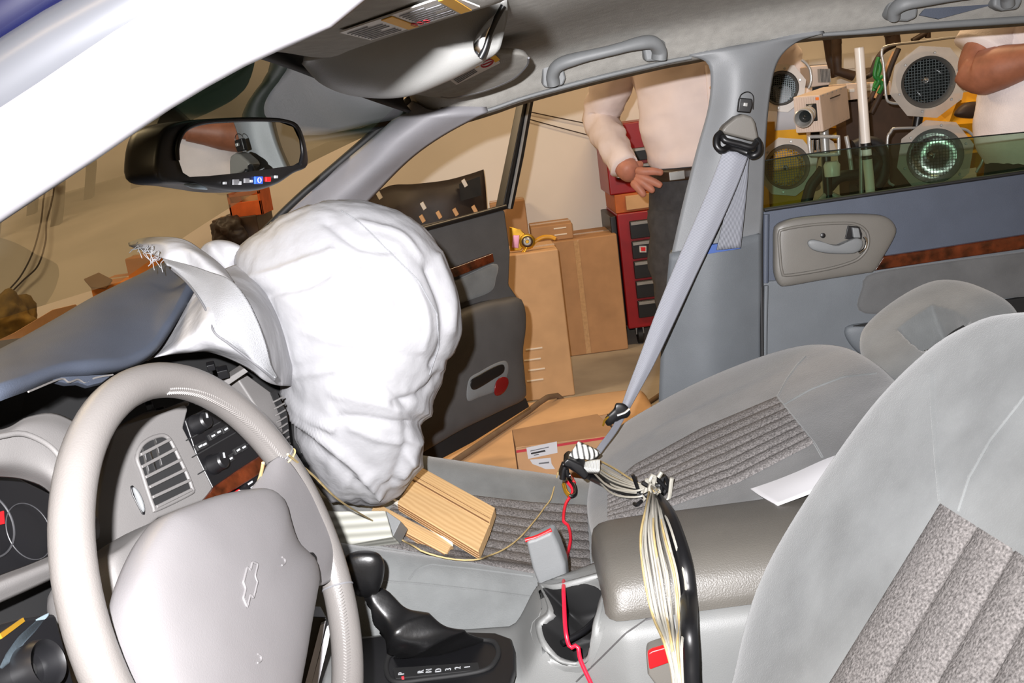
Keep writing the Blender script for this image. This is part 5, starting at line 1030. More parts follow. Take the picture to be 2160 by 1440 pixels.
for x, y in ((740, 500), (885, 460), (885, 490)):
    o_ = slab('socket', [at(*c7(*q_), 2.498) for q_ in ((x - 25, y - 15), (x + 22, y - 18), (x + 22, y + 8), (x - 25, y + 10))], (0, -.008, 0), M['label_white'], f_, b=.001)
g_ = at(*c7(880, 590), 2.6); abox('panel_stand', (g_[0] - .12, 2.50, 0), (g_[0] + .12, 2.60, g_[2] + .02), M['brown_dark'], f_)
yf_ = thing('yellow_frame', 'yellow painted steel machine frame behind the lamps', 'machine', (1.9, 2.7, 0))
def yb(pts, r, Y=2.7): tube('frame_beam', [at(*c7(*q_), Y) for q_ in pts], r, M['yellow_paint'], yf_, seg=4, sq=.8, n=len(pts) * 6, ref=(0, 0, 1))
yb([(60, 810), (300, 790), (700, 800), (900, 850), (1200, 790), (1500, 760)], .055); yb([(1480, 760), (1520, 650), (1560, 560)], .05); yb([(1500, 770), (1850, 740)], .05); yb([(1560, 600), (1860, 560)], .035); yb([(700, 640), (900, 700), (1080, 690)], .06, 2.6); yb([(1300, 860), (1900, 900)], .06); yb([(1600, 1000), (1880, 960)], .06)
for x in (at(*c7(300, 800), 2.7)[0], at(*c7(1500, 770), 2.7)[0], at(*c7(1880, 900), 2.7)[0]): abox('frame_post', (x - .04, 2.68, 0), (x + .04, 2.76, at(*c7(1500, 800), 2.7)[2]), M['yellow_paint'], yf_, b=.005)
pillow('machine_motor', [at(*c7(*q_), 2.62) for q_ in ((960, 640), (1080, 620), (1200, 640), (1260, 720), (1200, 780), (1080, 800), (990, 760))], M['steel'], yf_, hf=.06, hb=.08, e=3)
pillow('machine_hose', [at(*c7(*q_), 2.5) for q_ in ((1560, 690), (1640, 600), (1760, 590), (1820, 640), (1800, 700), (1680, 720))], M['brown_dark'], yf_, hf=.05, hb=.06, e=3)
gc_ = thing('green_cable', 'bunched green and brown cables hanging beside the big dark lamp', 'cable', at(*c7(950, 480), 2.3))
for j, (m, pts) in enumerate((('green_plastic', [(960, 230), (940, 300), (930, 380), (960, 420), (930, 480)]), ('green_plastic', [(950, 250), (970, 320), (950, 400), (990, 450), (960, 520)]), ('green_plastic', [(990, 380), (940, 430), (920, 500)]), ('brown_dark', [(1090, 130), (1000, 180), (940, 260), (900, 360), (850, 390)]), ('brown_dark', [(1120, 160), (1060, 300), (1020, 420), (960, 560), (900, 680)]), ('cardboard', [(1090, 190), (1040, 300), (1000, 420), (940, 560)]), ('brown_dark', [(940, 480), (900, 580), (870, 680)]))):
    ps_ = [at(*c7(*q_), 2.3 + .02 * j) for q_ in pts]
    if j == 6: ps_ += [ps_[-1] * np.array([1, 1, 0]) + np.array([.02, 0, .4]), ps_[-1] * np.array([1, 1, 0]) + np.array([.0, 0, .01])]
    tube('cable_strand', ps_, .007 if j < 3 else .009, M[m], gc_, seg=8)
for i, (pts, r, lb_) in enumerate((([(560, 20), (575, 160), (600, 300), (630, 380)], .025, 'dark pipe rising left of the white pole'), ([(620, 20), (625, 200), (640, 360), (760, 380)], .02, 'dark bent pipe just left of the white pole'), ([(1060, -10), (1050, 90), (1080, 140)], .03, 'dark stub of pipe over the big dark lamp'), ([(1350, -20), (1345, 40), (1310, 80), (1230, 100)], .012, 'curled black cable over the folded arm'))):
    hp_ = [at(*c7(*q_), 3.2 if i != 1 else 3.15) for q_ in pts]; f_ = tube('hanging_pipe', [np.array([hp_[0][0], hp_[0][1], 3.2]), np.array([hp_[0][0], hp_[0][1], hp_[0][2] + .1])] + hp_, r, M['brown_dark'], None, seg=10); tag(f_, lb_, 'pipe')
for i, (pts, lb_) in enumerate((([(760, 940), (860, 905), (960, 930), (1000, 1040), (990, 1180), (940, 1270)], 'black cable looping right of the white pole'), ([(820, 1280), (900, 1160), (960, 1060), (850, 990), (760, 960)], 'black cable crossing the foot of the white pole'), ([(380, 1400), (420, 1260), (480, 1180), (520, 1120)], 'black cable under the small square lamp'), ([(700, 860), (720, 960), (740, 1100), (745, 1180)], 'pale rod left of the white pole'), ([(560, 1270), (640, 1190), (760, 1170), (880, 1160)], 'black cable right of the small square lamp'))):
    f_ = tube('floor_cable' if i != 3 else 'pale_rod', [at(*c7(*q_), 1.74) for q_ in pts], .016 if i != 3 else .006, M['rubber_black'] if i != 3 else M['lens_silver'], None, seg=8); tag(f_, lb_, 'cable' if i != 3 else 'rod')
f_ = tube('paper_roll', [at(*c7(90, 660), 1.95), at(*c7(255, 650), 1.95)], .075, M['white_paper'], None, seg=20, n=4); tag(f_, 'white roll left of the beige camera by the pillar', 'roll')
rp_ = at(*c7(170, 760), 1.95); abox('roll_stand', (rp_[0] - .06, 1.90, zc), (rp_[0] + .06, 2.0, rp_[2] + .01), M['yellow_paint'], f_)

# ================================================================== PEOPLE
def skinned(name, verts, edges, radii, m, par, sub=2, roots=(0,)):
    me = bpy.data.meshes.new(name); org = ORG[par.name]
    me.from_pydata([tuple(np.asarray(v) - org) for v in verts], edges, []); me.materials.append(m)
    o = bpy.data.objects.new(name, me); COL.objects.link(o); o.parent = par; ORG[o.name] = org
    md = o.modifiers.new('skin', 'SKIN'); md.use_smooth_shade = True
    sv = me.skin_vertices[0].data
    for i, r in enumerate(radii): sv[i].radius = r if hasattr(r, '__len__') else (r, r)
    for i in roots: sv[i].use_root = True
    subs(o, sub); return o
def person(label, base, J, fing, cloth):
    P = thing('person', label, 'person', base)
    names = list(J); idx = {n: i for i, n in enumerate(names)}
    Vv = [J[n][0] for n in names]; Rr = [J[n][1] for n in names]
    E = [(idx[a], idx[b_]) for a, b_ in (('pelvis', 'waist'), ('waist', 'chest'), ('chest', 'neck'), ('neck', 'chin'), ('chin', 'crown'), ('chest', 'shl'), ('shl', 'elbl'), ('elbl', 'wrl'), ('wrl', 'pal'), ('chest', 'shr'), ('shr', 'elbr'), ('elbr', 'wrr'), ('wrr', 'par'), ('pelvis', 'hipl'), ('hipl', 'knl'), ('knl', 'anl'), ('anl', 'tol'), ('pelvis', 'hipr'), ('hipr', 'knr'), ('knr', 'anr'), ('anr', 'tor'))]
    roots = [idx['pelvis']]
    for ch in fing:
        roots.append(len(Vv)); 
        for k, (p, r) in enumerate(ch):
            Vv.append(p); Rr.append(r)
            if k: E.append((len(Vv) - 2, len(Vv) - 1))
    skinned('body', Vv, E, Rr, M[cloth['skin']], P, 2, roots)
    hd = (np.array(J['chin'][0]) + np.array(J['crown'][0])) / 2; f = nrm(cloth['face']); s = np.cross(f, (0, 0, 1))
    pillow('hair', [hd + np.array([0, 0, .03]) - f * .01 + .088 * (cos(t) * s) + .11 * sin(t) * f for t in np.linspace(0, 2 * pi, 16, endpoint=False)], M['hair_brown'], P, n=(0, 0, 1), hf=.10, hb=.02)
    pillow('nose', [hd + f * .10 + .018 * cos(t) * s + np.array([0, 0, .03 * sin(t) - .01]) for t in np.linspace(0, 2 * pi, 10, endpoint=False)], M[cloth['skin']], P, n=f, hf=.02, hb=.02, no=20, nr=5)
    for sg in (-1, 1):
        pillow('ear', [hd + s * sg * .085 + .016 * cos(t) * f + np.array([0, 0, .03 * sin(t)]) for t in np.linspace(0, 2 * pi, 10, endpoint=False)], M[cloth['skin']], P, n=s * sg, hf=.012, hb=.012, no=20, nr=5)
        pillow('eye', [hd + f * .088 + s * sg * .033 + .014 * cos(t) * s + np.array([0, 0, .008 * sin(t) + .02]) for t in np.linspace(0, 2 * pi, 10, endpoint=False)], M['white_plastic'], P, n=f, hf=.008, hb=.008, no=16, nr=4)
    pillow('mouth', [hd + f * .092 + .026 * cos(t) * s + np.array([0, 0, .007 * sin(t) - .055]) for t in np.linspace(0, 2 * pi, 10, endpoint=False)], M['print_red'], P, n=f, hf=.004, hb=.006, no=16, nr=4)
    for sd in 'lr':
        a_, t_ = np.array(J['an' + sd][0]), np.array(J['to' + sd][0])
        pillow('shoe', [a_ + (t_ - a_) * q_ + np.cross(nrm(t_ - a_), (0, 0, 1)) * w_ * .045 + np.array([0, 0, -.04 - (a_[2] - .085) * 0]) for q_, w_ in ((-.5, 0), (-.35, .8), (.3, 1), (.9, 1), (1.25, .5), (1.35, 0), (1.25, -.5), (.9, -1), (.3, -1), (-.35, -.8))], M['shoe_black'], P, n=(0, 0, 1), hf=.07, hb=.035, e=2.4, no=40, nr=8)
    return P
def ellring(c, rx, ry, n=24, rot=0, pw=1): return [np.asarray(c) + np.array([rx * cos(t) * cos(rot) - ry * sin(t) * sin(rot), rx * cos(t) * sin(rot) + ry * sin(t) * cos(rot), 0]) for t in np.linspace(0, 2 * pi, n, endpoint=False)]
def clothwr(amp, s): return lambda V, nu, nv: np.array([v + np.array([fbm(v, s, 3), -abs(fbm(v + 3, s, 3)), 0]) * amp for v in V])
# --- man in the white shirt
PY = 2.2; K = (PY + 1) / 2.8
cx = at(1482, 250, PY)[0]
bz_ = at(1400, 362, PY)[2]
W = lambda x, y, Y=PY: at(x, y, Y)
el = W(1266, 246, PY + .16); wr = W(1316, 350, PY - .06); sh = W(1322, 92, PY + .01)
pal_ = W(1338, 372, PY - .10)
J = {'pelvis': ((cx, PY, bz_ - .06), (.15, .10)), 'waist': ((cx, PY, bz_ + .14), (.14, .10)), 'chest': ((cx, PY, bz_ + .38), (.16, .11)), 'neck': ((cx, PY, bz_ + .53), .055), 'chin': ((cx, PY - .01, bz_ + .62), .07), 'crown': ((cx, PY, bz_ + .78), .075),
     'shl': (tuple(sh), .055), 'elbl': (tuple(el), .042), 'wrl': (tuple(wr), .040), 'pal': (tuple(pal_), (.056, .040)),
     'shr': ((cx + .21, PY, bz_ + .44), .055), 'elbr': ((cx + .30, PY - .02, bz_ + .14), .042), 'wrr': ((cx + .27, PY - .12, bz_ - .10), .029), 'par': ((cx + .26, PY - .15, bz_ - .18), (.038, .022)),
     'hipl': ((cx - .095, PY, bz_ - .12), .085), 'knl': ((cx - .10, PY - .02, bz_ * .5), .06), 'anl': ((cx - .10, PY, .085), .04), 'tol': ((cx - .12, PY - .14, .04), .03),
     'hipr': ((cx + .095, PY, bz_ - .12), .085), 'knr': ((cx + .11, PY - .02, bz_ * .5), .06), 'anr': ((cx + .12, PY, .085), .04), 'tor': ((cx + .14, PY - .14, .04), .03)}
fg = []
for pts in (((1338, 360), (1356, 362), (1380, 361), (1400, 365)), ((1340, 368), (1360, 376), (1382, 385), (1397, 393)), ((1338, 376), (1355, 384), (1370, 396), (1381, 406)), ((1333, 382), (1343, 391), (1353, 404), (1361, 416))):
    fg.append([(tuple(W(x, y, PY - .10 - .014 * min(k, 1) - .004 * k)), r) for k, ((x, y), r) in enumerate(zip(pts, (.016, .0145, .013, .010)))])
fg.append([(tuple(W(x, y, PY - .08 + .02 * k)), r) for k, ((x, y), r) in enumerate(zip(((1330, 356), (1342, 348), (1354, 346)), (.016, .015, .012)))])
pr = np.array(J['par'][0])
for k in range(4): fg.append([(tuple(pr + np.array([-.022 + .015 * k, 0, -.01 - .03 * q_])), .0085 - .001 * q_) for q_ in range(4)])
fg.append([(tuple(pr + np.array([-.03 - .012 * q_, -.01, .03 - .025 * q_])), .010 - .001 * q_) for q_ in range(3)])
P1 = person('man in white long sleeved shirt and dark trousers, hand on hip, outside the door', (cx, PY, 0), J, fg, {'skin': 'skin', 'face': (-.1, -1, 0)})
sl = W(1342, 150)[0]; 
rings = [ellring((cx, PY, bz_ + .015), .180, .135), ellring((cx, PY, bz_ + .04), .192, .145), ellring((cx, PY, bz_ + .14), .198, .145), ellring((cx, PY, bz_ + .26), .205, .145), ellring((cx, PY, bz_ + .38), .225, .14), ellring((cx, PY, bz_ + .46), .20, .11), ellring((cx, PY, bz_ + .51), .10, .08), ellring((cx, PY, bz_ + .54), .068, .066)]
torso = loft('shirt', rings, M['shirt_white'], P1, nu=60, nv=60, closed=True, fn=clothwr(.012, 9)); tag(torso, 'white shirt with fine stripe')
for s_, ps_, rr in (('l', [sh + np.array([.06, 0, .02]), sh, W(1296, 168, PY + .09), el, W(1284, 290, PY + .06), W(1303, 330, PY - .03), wr + (wr - pal_) * -.1], [.075, .075, .066, .062, .054, .048, .042]), ('r', [J['shr'][0], (cx + .26, PY, bz_ + .28), J['elbr'][0], J['wrr'][0]], [.075, .065, .06, .042])):
    Vt, Ft = tubeVF([np.asarray(q_) for q_ in ps_], rr, 20, n=44)
    Vt = clothwr(.016, 16)(np.array(Vt), 0, 0); tag(mk('sleeve', Vt, Ft, M['shirt_white'], P1), None)
pc = W(1308, 342, PY - .045); cv = nrm(wr - el); lathe('cuff', [(.046, -.03), (.047, .0), (.046, .03), (.038, .032)], wr - cv * .03, cv, M['shirt_white'], P1, seg=24, cap=False)
loft('button_placket', [[(cx - .012, PY - .150, bz_ + .03), (cx + .014, PY - .150, bz_ + .03)], [(cx - .012, PY - .152, bz_ + .25), (cx + .014, PY - .152, bz_ + .25)], [(cx - .012, PY - .135, bz_ + .46), (cx + .014, PY - .135, bz_ + .46)]], M['shirt_white'], P1, nu=4, nv=20, thick=.003)
for k in range(5): lathe('button', [(.006, 0), (.005, .003)], (cx + .001, PY - .158 + .002 * k, bz_ + .07 + .085 * k), (0, -1, 0), M['cardboard_light'], P1, seg=12)
tr = [ellring((cx, PY, bz_ + .02), .178, .132), ellring((cx, PY, bz_ - .05), .188, .14), ellring((cx, PY, bz_ - .16), .20, .145), ellring((cx, PY, bz_ - .24), .195, .13)]
loft('trousers', tr, M['trousers_grey'], P1, nu=40, nv=20, closed=True)
for sd, kx in (('l', -1), ('r', 1)):
    Vt, Ft = tubeVF([np.array(q_) for q_ in ((cx + kx * .10, PY, bz_ - .12), (cx + kx * .105, PY - .01, bz_ * .72), (cx + kx * .11, PY - .02, bz_ * .5), (cx + kx * .11, PY, bz_ * .25), (cx + kx * .115, PY - .01, .06))], [.105, .105, .085, .078, .08], 20, n=30); Vt = clothwr(.012, 12)(np.array(Vt), 0, 0); mk('trouser_leg', Vt, Ft, M['trousers_grey'], P1)
tag(loft('belt', [ellring((cx, PY, bz_ - .025), .186, .139), ellring((cx, PY, bz_ + .012), .184, .137)], M['belt_leather'], P1, nu=40, nv=4, closed=True, thick=.003, off=1), 'dark leather belt')
bk = W(1428, 370, PY - .15); obox('belt_buckle_plate', bk, (.024, 0, 0), (0, .003, 0), (0, 0, .013), M['steel'], P1, b=.002)
# --- man with folded arms
QY = 1.42
qx = at(2262, 230, QY)[0]; qb = at(2200, 318, QY)[2]
V_ = lambda x, y, Y=QY: at(x, y, Y)
el2 = V_(2040, 160, QY - .02); w2 = V_(2205, 118, QY - .16); s2 = V_(2150, -10, QY)
J = {'pelvis': ((qx, QY, qb - .06), (.16, .11)), 'waist': ((qx, QY, qb + .14), (.15, .11)), 'chest': ((qx, QY, qb + .36), (.16, .11)), 'neck': ((qx, QY, qb + .50), .055), 'chin': ((qx, QY - .01, qb + .59), .07), 'crown': ((qx, QY, qb + .75), .075),
     'shl': (tuple(s2), .06), 'elbl': (tuple(el2), .050), 'wrl': (tuple(w2), .032), 'pal': (tuple(w2 + np.array([.08, 0, .02])), (.042, .024)),
     'shr': ((qx + .2, QY, qb + .42), .06), 'elbr': ((qx + .26, QY - .06, qb + .18), .048), 'wrr': ((qx - .02, QY - .15, qb + .27), .032), 'par': ((qx - .10, QY - .15, qb + .30), (.042, .024)),
     'hipl': ((qx - .1, QY, qb - .12), .09), 'knl': ((qx - .10, QY - .02, qb * .5), .062), 'anl': ((qx - .10, QY, .085), .04), 'tol': ((qx - .12, QY - .14, .04), .03),
     'hipr': ((qx + .1, QY, qb - .12), .09), 'knr': ((qx + .10, QY - .02, qb * .5), .062), 'anr': ((qx + .10, QY, .085), .04), 'tor': ((qx + .12, QY - .14, .04), .03)}
fg = []
for base_, dx in ((np.array(J['pal'][0]), 1), (np.array(J['par'][0]), -1)):
    for k in range(4): fg.append([(tuple(base_ + np.array([dx * (.02 + .026 * q_), -.01 * (q_ > 1), .03 - .018 * k - .006 * q_])), .0095 - .001 * q_) for q_ in range(4)])
    fg.append([(tuple(base_ + np.array([-dx * .02 + dx * .018 * q_, -.02, .03 + .018 * q_])), .011 - .001 * q_) for q_ in range(3)])
P2 = person('man in white knit shirt with bare folded arms, beyond the rear window at right edge', (qx, QY, 0), J, fg, {'skin': 'skin_tan', 'face': (-.3, -1, 0)})
# bulk of the near forearm and the sleeve
Vt, Ft = tubeVF([el2 + np.array([-.01, .0, .02]), el2 + (w2 - el2) * .15, el2 + (w2 - el2) * .45, el2 + (w2 - el2) * .8, w2], [.035, .052, .050, .040, .033], 20, n=24); mk('forearm_muscle', Vt, Ft, M['skin_tan'], P2)
Vt, Ft = tubeVF([s2 + np.array([.06, 0, .02]), s2, s2 + (el2 - s2) * .45, s2 + (el2 - s2) * .72], [.09, .085, .075, .072], 20, n=30); mk('sleeve', clothwr(.012, 14)(np.array(Vt), 0, 0), Ft, M['shirt_knit'], P2)
rings = [ellring((qx, QY, qb - .02), .20, .15), ellring((qx, QY, qb + .02), .215, .165), ellring((qx, QY, qb + .10), .222, .17), ellring((qx, QY, qb + .20), .215, .155), ellring((qx, QY, qb + .36), .22, .14), ellring((qx, QY, qb + .44), .20, .11), ellring((qx, QY, qb + .49), .09, .08), ellring((qx, QY, qb + .52), .066, .066)]
tag(loft('shirt', rings, M['shirt_knit'], P2, nu=50, nv=50, closed=True, fn=clothwr(.012, 8)), 'white knit shirt')
Vt, Ft = tubeVF([np.array(q_) for q_ in (J['shr'][0], (qx + .24, QY - .03, qb + .3), J['elbr'][0])], [.085, .075, .07], 16, n=16); mk('sleeve', Vt, Ft, M['shirt_knit'], P2)
loft('trousers', [ellring((qx, QY, qb + .0), .20, .15), ellring((qx, QY, qb - .08), .205, .155), ellring((qx, QY, qb - .24), .20, .14)], M['trousers_green'], P2, nu=40, nv=16, closed=True)
for kx in (-1, 1):
    Vt, Ft = tubeVF([np.array(q_) for q_ in ((qx + kx * .10, QY, qb - .12), (qx + kx * .10, QY - .02, qb * .5), (qx + kx * .10, QY, .06))], [.11, .09, .08], 18, n=24); mk('trouser_leg', Vt, Ft, M['trousers_green'], P2)

# ================================================================== LOOSE THINGS ON THE SEATS
SN = nrm((.30, 0, 1))
def seatp(x, y, z_): return atp(x, y, np.array([-.1, .4, z_]), SN)
bd = ((([(660, 225), (1077, 455), (1047, 545), (612, 298)]), 'plywood board with a dark grain line, farther of the two lying side by side', .606), (([(612, 303), (1046, 550), (985, 697), (530, 425)]), 'plywood board with pale layered edge, nearer of the two lying side by side', .605), (([(405, 425), (840, 650), (806, 712), (380, 480)]), 'narrow lower plywood strip nearest the gear lever', .590))
for q_, lb_, z_ in bd:
    t = slab('plywood_board', [seatp(640 + x / 2.667, 900 + y / 2.667, z_) for x, y in q_], (0, 0, -.014), M['plywood_face'], None); tag(t, lb_, 'board')
    ul = t.data.uv_layers.new(name='uv'); uvs = [(0, .0), (1, 0), (1, 1), (0, 1)] * 2
    for l in t.data.loops: ul.data[l.index].uv = uvs[l.vertex_index]
    Q4 = [seatp(640 + x / 2.667, 900 + y / 2.667, z_) for x, y in q_]
    for k in range(3):
        a_, b_ = Q4[3] + np.array([0, 0, -.0035 - .0038 * k]), Q4[2] + np.array([0, 0, -.0035 - .0038 * k]); pp = nrm(np.cross(b_ - a_, (0, 0, 1))); pp = pp if pp[1] < 0 else -pp
        obox('ply_layer', (a_ + b_) / 2 + pp * .0004, (b_ - a_) / 2, pp * .0006, (0, 0, .0009), M['cardboard_dark'], t)
    if z_ == .606:
        for k in range(2): obox('grain_line', (Q4[3] * (1 - .03 - .25 * k) + Q4[0] * (.03 + .25 * k) + Q4[2] * (1 - .03 - .25 * k) + Q4[1] * (.03 + .25 * k)) / 2 + np.array([0, 0, .0002]), (Q4[2] - Q4[3]) * .49, nrm(Q4[0] - Q4[3]) * (.0022 - .0015 * k), (0, 0, .0004), M['cardboard_dark'], t)
t = slab('foam_strip', [seatp(640 + x / 2.667, 900 + y / 2.667, .594) for x, y in [(480, 395), (545, 415), (852, 622), (838, 655)]], (0, 0, -.006), M['white_plastic'], None, b=.001); tag(t, 'white foam strip between the plywood boards', 'strip')
bp0 = at(740, 1110, .33); bnv = nrm((-.1, -.75, .65))
t = thing('painted_block', 'white painted wood block lying on the seat under the airbag', 'wood block', at(760, 1150, .33))
o = slab('block_body', [atp(640 + x / 2.667, 900 + y / 2.667, bp0, bnv) for x, y in [(60, 460), (160, 472), (460, 470), (502, 618), (230, 668), (120, 640)]], -bnv * .05, M['painted_board'], t, b=.002)
ul = o.data.uv_layers.new(name='uv')
for l in o.data.loops:
    v = o.data.vertices[l.vertex_index].co; ul.data[l.index].uv = (v.x * 8, v.z * 14)
slab('end_grain', [atp(640 + x / 2.667, 900 + y / 2.667, bp0 - bnv * .002, bnv) for x, y in [(462, 470), (548, 530), (505, 616)]], -bnv * .04, M['trim_grey'], t, b=.001)
pp = [[(1534, 1027, .36), (1600, 985, .36), (1700, 935, .36), (1845, 870, .36), (1980, 830, .38)], [(1562, 1018, .29), (1640, 985, .29), (1730, 938, .30), (1850, 893, .31), (1980, 870, .33)], [(1602, 1044, .21), (1690, 1004, .21), (1780, 958, .22), (1870, 925, .24), (1980, 890, .26)], [(1640, 1065, .155), (1720, 1035, .155), (1790, 1003, .16), (1880, 950, .18), (1980, 910, .2)]]
t = loft('paper_sheet', [[at(*p) for p in r] for r in pp], M['white_paper'], None, nu=40, nv=24, thick=.0012); tag(t, 'white paper sheet hanging over the armrest lid onto the reclined seat', 'paper')
# cream string
sp_ = [at(607, 958, -.12)] + [at(660, 1002, -.02), at(720, 1058, .10)] + [on([cush], x, y, .011) for x, y in lerp(cr([(800, 1122), (870, 1168), (950, 1192), (1020, 1190), (1080, 1160), (1130, 1105), (1160, 1060)], 30), 22)] + [on([cush, back], x, y, .010) for x, y in ((1176, 1005), (1187, 985))]
t = tube('cream_string', sp_, .0012, M['string_cream'], None, seg=6, n=120); tag(t, 'thin cream string from the steering wheel across the seat to the cable plug', 'string')
t = tube('string_end', [at(555, 976, -.14), at(550, 1000, -.13), at(541, 1028, -.12)], .0016, M['string_cream'], None, seg=6); tag(t, 'short loose cream string end hanging behind the wheel spoke', 'string')
# red wire
SURF = [cush, back, lid, cb]
rwp = [(1193, 1026), (1205, 1045), (1190, 1075), (1186, 1112)]
rpts = [on([cush, back], x, y, .012) for x, y in rwp] + [on([cush, cb], x, y, .010) for x, y in ((1196, 1120), (1201, 1150), (1191, 1200))] + [on(cb, x, y, .005) for x, y in ((1192, 1240), (1193, 1280), (1196, 1335), (1203, 1362), (1222, 1359), (1228, 1388), (1250, 1436), (1275, 1490))]
rw_ = thing('red_wire', 'red wire running from the clip down through the cup holder', 'wire', rpts[6]); tube('wire_core', rpts, .0026, M['red_wire'], rw_, seg=10, n=140)
cp = thing('wire_clip', 'yellow and black spring clip joining the red wire to the harness', 'clip', on([cush, back], 1200, 1040, .01))
for m, pts in (('foil_gold', [(1186, 1032), (1190, 1046), (1197, 1056)]), ('chrome', [(1186, 1030), (1188, 1018), (1193, 1013)]), ('black_plastic', [(1197, 1020), (1208, 1036), (1210, 1050), (1204, 1057), (1197, 1056)]), ('red_wire', [(1192, 1014), (1200, 1020), (1207, 1030)]), ('black_plastic', [(1192, 1014), (1184, 1000), (1186, 985), (1190, 975)])):
    tube('clip_arm', [on([cush, back], x, y, .014) for x, y in pts], .004 if m != 'chrome' else .003, M[m], cp, seg=8)
# white wire harness
wh = thing('wire_harness', 'bundle of white wires with black cable draped over the armrest, tied with zip ties', 'wire bundle', on(lid, 1400, 1090, .0))
def dr(x, y, lift):
    p = on(SURF, x, y, lift); return p
path1 = [(1232, 978), (1262, 1000), (1300, 1030), (1350, 1050), (1384, 1052)]
path2 = [(1388, 1050), (1389, 1090), (1392, 1150), (1399, 1220), (1408, 1288), (1420, 1360), (1430, 1440), (1432, 1540)]
for k in range(18):
    s = (k - 8.5) / 8.5; l0 = .008 + .010 * random.random()
    b1 = random.uniform(-.3, .3)
    P_ = [dr(x + j1 * .3, y + s * j2 + b1 * j2, l0 + .006) for (x, y), j1, j2 in zip(path1, (0, 6, 8, 4, 0), (4, 16, 24, 14, 4))]
    P_ += [at(1386 + s * 6, 1036 + random.uniform(-4, 6), .225)]
    off = (5, 18, 34, 42, 36, 18, 10, 12)
    w_ = random.uniform(-.15, .15)
    P2_ = []
    for (x, y), o_ in zip(path2, off):
        xx = x + (s + w_) * o_ - (6 if 1080 < y < 1200 else 0); yb_ = .20 - (y - 1050) * .00055
        P2_.append(np.minimum.reduce([dr(xx, y, .006 + .012 * random.random())]) if y < 1290 else at(xx, y, .0 - .03 - .01 * random.random() - (y - 1290) * .0002))
    tag(tube('wire', P_ + P2_, .0016, M['wire_white'] if k % 6 else M['string_cream'], wh, seg=6, n=110))
bc = [dr(x, y, .012) for x, y in ((1196, 968), (1225, 986), (1262, 1012), (1300, 1036), (1345, 1052), (1384, 1056))] + [dr(x, y, .007) for x, y in ((1408, 1090), (1428, 1140), (1444, 1200), (1451, 1260))] + [at(1454, 1330, -.03), at(1458, 1390, -.04), at(1460, 1440, -.045), at(1475, 1540, -.05)]
tag(tube('black_cable', bc, [.011, .012, .009, .008, .008, .008, .008, .009, .010, .010, .009, .009], M['black_plastic'], wh, seg=12, n=90), 'thick black cable inside the bundle')
for x, y, r in ((1222, 985, 14), (1388, 1050, 16)):
    p_ = dr(x, y, .012); tube('zip_tie', [p_ + pxr(p_, r) * np.array([cos(t) * .5, -.2 * cos(t), sin(t)]) for t in np.linspace(0, 2 * pi, 12, endpoint=False)], .0018, M['wire_white'], wh, seg=6, closed=True, n=30)
for k in range(7):
    p_ = dr(1376 + k * 5, 1042 + (k % 3) * 7, .020); tube('tie_knot', [p_ + np.array([random.uniform(-.02, .02), -.012, random.uniform(-.02, .02)]) for _ in range(4)], .003, M['wire_white'] if k % 2 else M['black_plastic'], wh, seg=6, n=16)
tube('tie_tail', [dr(1362, 1070, .012), dr(1352, 1078, .012), dr(1346, 1076, .012)], .003, M['black_plastic'], wh, seg=6); tube('zip_tie', [at(1446, 1374, -.04), at(1462, 1378, -.045), at(1470, 1400, -.045)], .0018, M['wire_white'], wh, seg=6)
pg = thing('connector_plug', 'black plug block with black and white striped ribbon at the end of the harness', 'connector', dr(1220, 960, .01))
def gp(l, Yk): return [at(1060 + x / 3.79, 820 + y / 3.79, Yk) for x, y in l]
yk = on([back, cush], 1240, 985, .01)[1] - .02
rb = loft('striped_ribbon', [gp([(520, 555), (545, 510), (575, 470), (600, 428)], yk), gp([(640, 560), (665, 540), (700, 510), (715, 480)], yk - .005), gp([(700, 570), (735, 555), (765, 535), (785, 515)], yk)], M['stripe_bw'], pg, nu=16, nv=12, thick=.012)
for d_ in rb.data.uv_layers[0].data: d_.uv = (d_.uv[0] * .12 + d_.uv[1] * .22, d_.uv[1])
for d_ in rb.data.uv_layers[0].data: pass
rb2 = loft('striped_ribbon', [gp([(660, 580), (700, 570), (780, 560)], yk + .005), gp([(650, 630), (710, 640), (780, 650)], yk - .01)], M['stripe_bw'], pg, nu=12, nv=8, thick=.012)
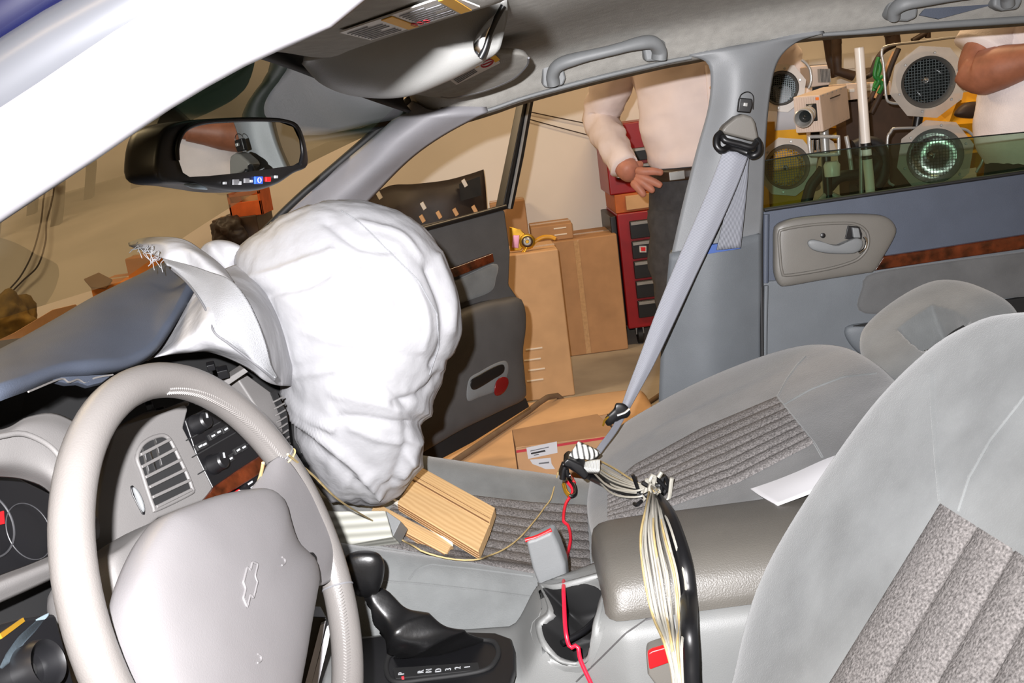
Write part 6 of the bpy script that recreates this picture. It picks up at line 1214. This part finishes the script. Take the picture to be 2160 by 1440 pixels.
slab('plug_body', gp([(480, 590), (520, 555), (640, 610), (690, 700), (660, 740), (600, 690), (540, 640), (490, 625)], yk - .012), (.004, .03, .004), M['black_plastic'], pg, b=.004)
tube('plug_lead', gp([(500, 620), (485, 660), (478, 720)], yk - .01), .005, M['black_plastic'], pg, seg=8); tube('plug_lead', gp([(510, 640), (520, 690), (545, 690)], yk - .01), .004, M['black_plastic'], pg, seg=8)
# folder beside the wheel, lever and lock at lower left
fo_ = thing('black_folder', 'black folder with white page edges standing behind the right of the wheel', 'folder', at(660, 1440, .02))
slab('folder_cover', [at(x, y, .02) for x, y in [(636, 1300), (690, 1302), (694, 1318), (672, 1440), (640, 1620), (580, 1620), (600, 1440)]], (-.012, .03, 0), M['black_plastic'], fo_, b=.002)
for k in range(2): slab('page_edge', [at(x + k * 12, y + k * 8, .014) for x, y in [(676, 1318), (686, 1314), (680, 1350), (648, 1480), (634, 1478), (660, 1380)]], (0, .008, 0), M['white_paper'], fo_)
lv = thing('column_stalk', 'shiny pale column stalk and black lock ring at the lower left corner', 'stalk', at(60, 1360, -.3))
k0 = ip([(60, 1350)], .07)[0]
def kp(pts, off=.07): return [atp(x, y, k0, inn) for x, y in pts]
slab('stalk_cover', kp([(106, 1290), (74, 1306), (36, 1340), (10, 1376), (-6, 1410), (6, 1414), (24, 1398), (54, 1358), (78, 1332), (104, 1298)]), -inn * .012, M['stalk_silver'], lv, b=.003)
slab('stalk_body', kp([(120, 1290), (50, 1300), (-60, 1330), (-60, 1600), (200, 1600), (150, 1400)]), -inn * .03, M['black_plastic'], lv, b=.004)
cc_ = kp([(62, 1414)])[0]; rr_ = pxr(cc_, 50)
lathe('lock_ring', [(rr_ * 1.05, -.01), (rr_ * 1.1, .01), (rr_, .016), (rr_ * .86, .012), (rr_ * .8, -.005)], cc_, inn, M['black_plastic'], lv, seg=36, cap=False)
lathe('lock_barrel', [(rr_ * .8, -.004), (rr_ * .5, -.006), (rr_ * .3, .002), (.001, .004)], cc_, inn, M['black_matte'], lv, seg=24)
slab('brass_tag', kp([(-5, 1338), (44, 1304), (48, 1312), (0, 1348)]), inn * .002, M['foil_gold'], lv)
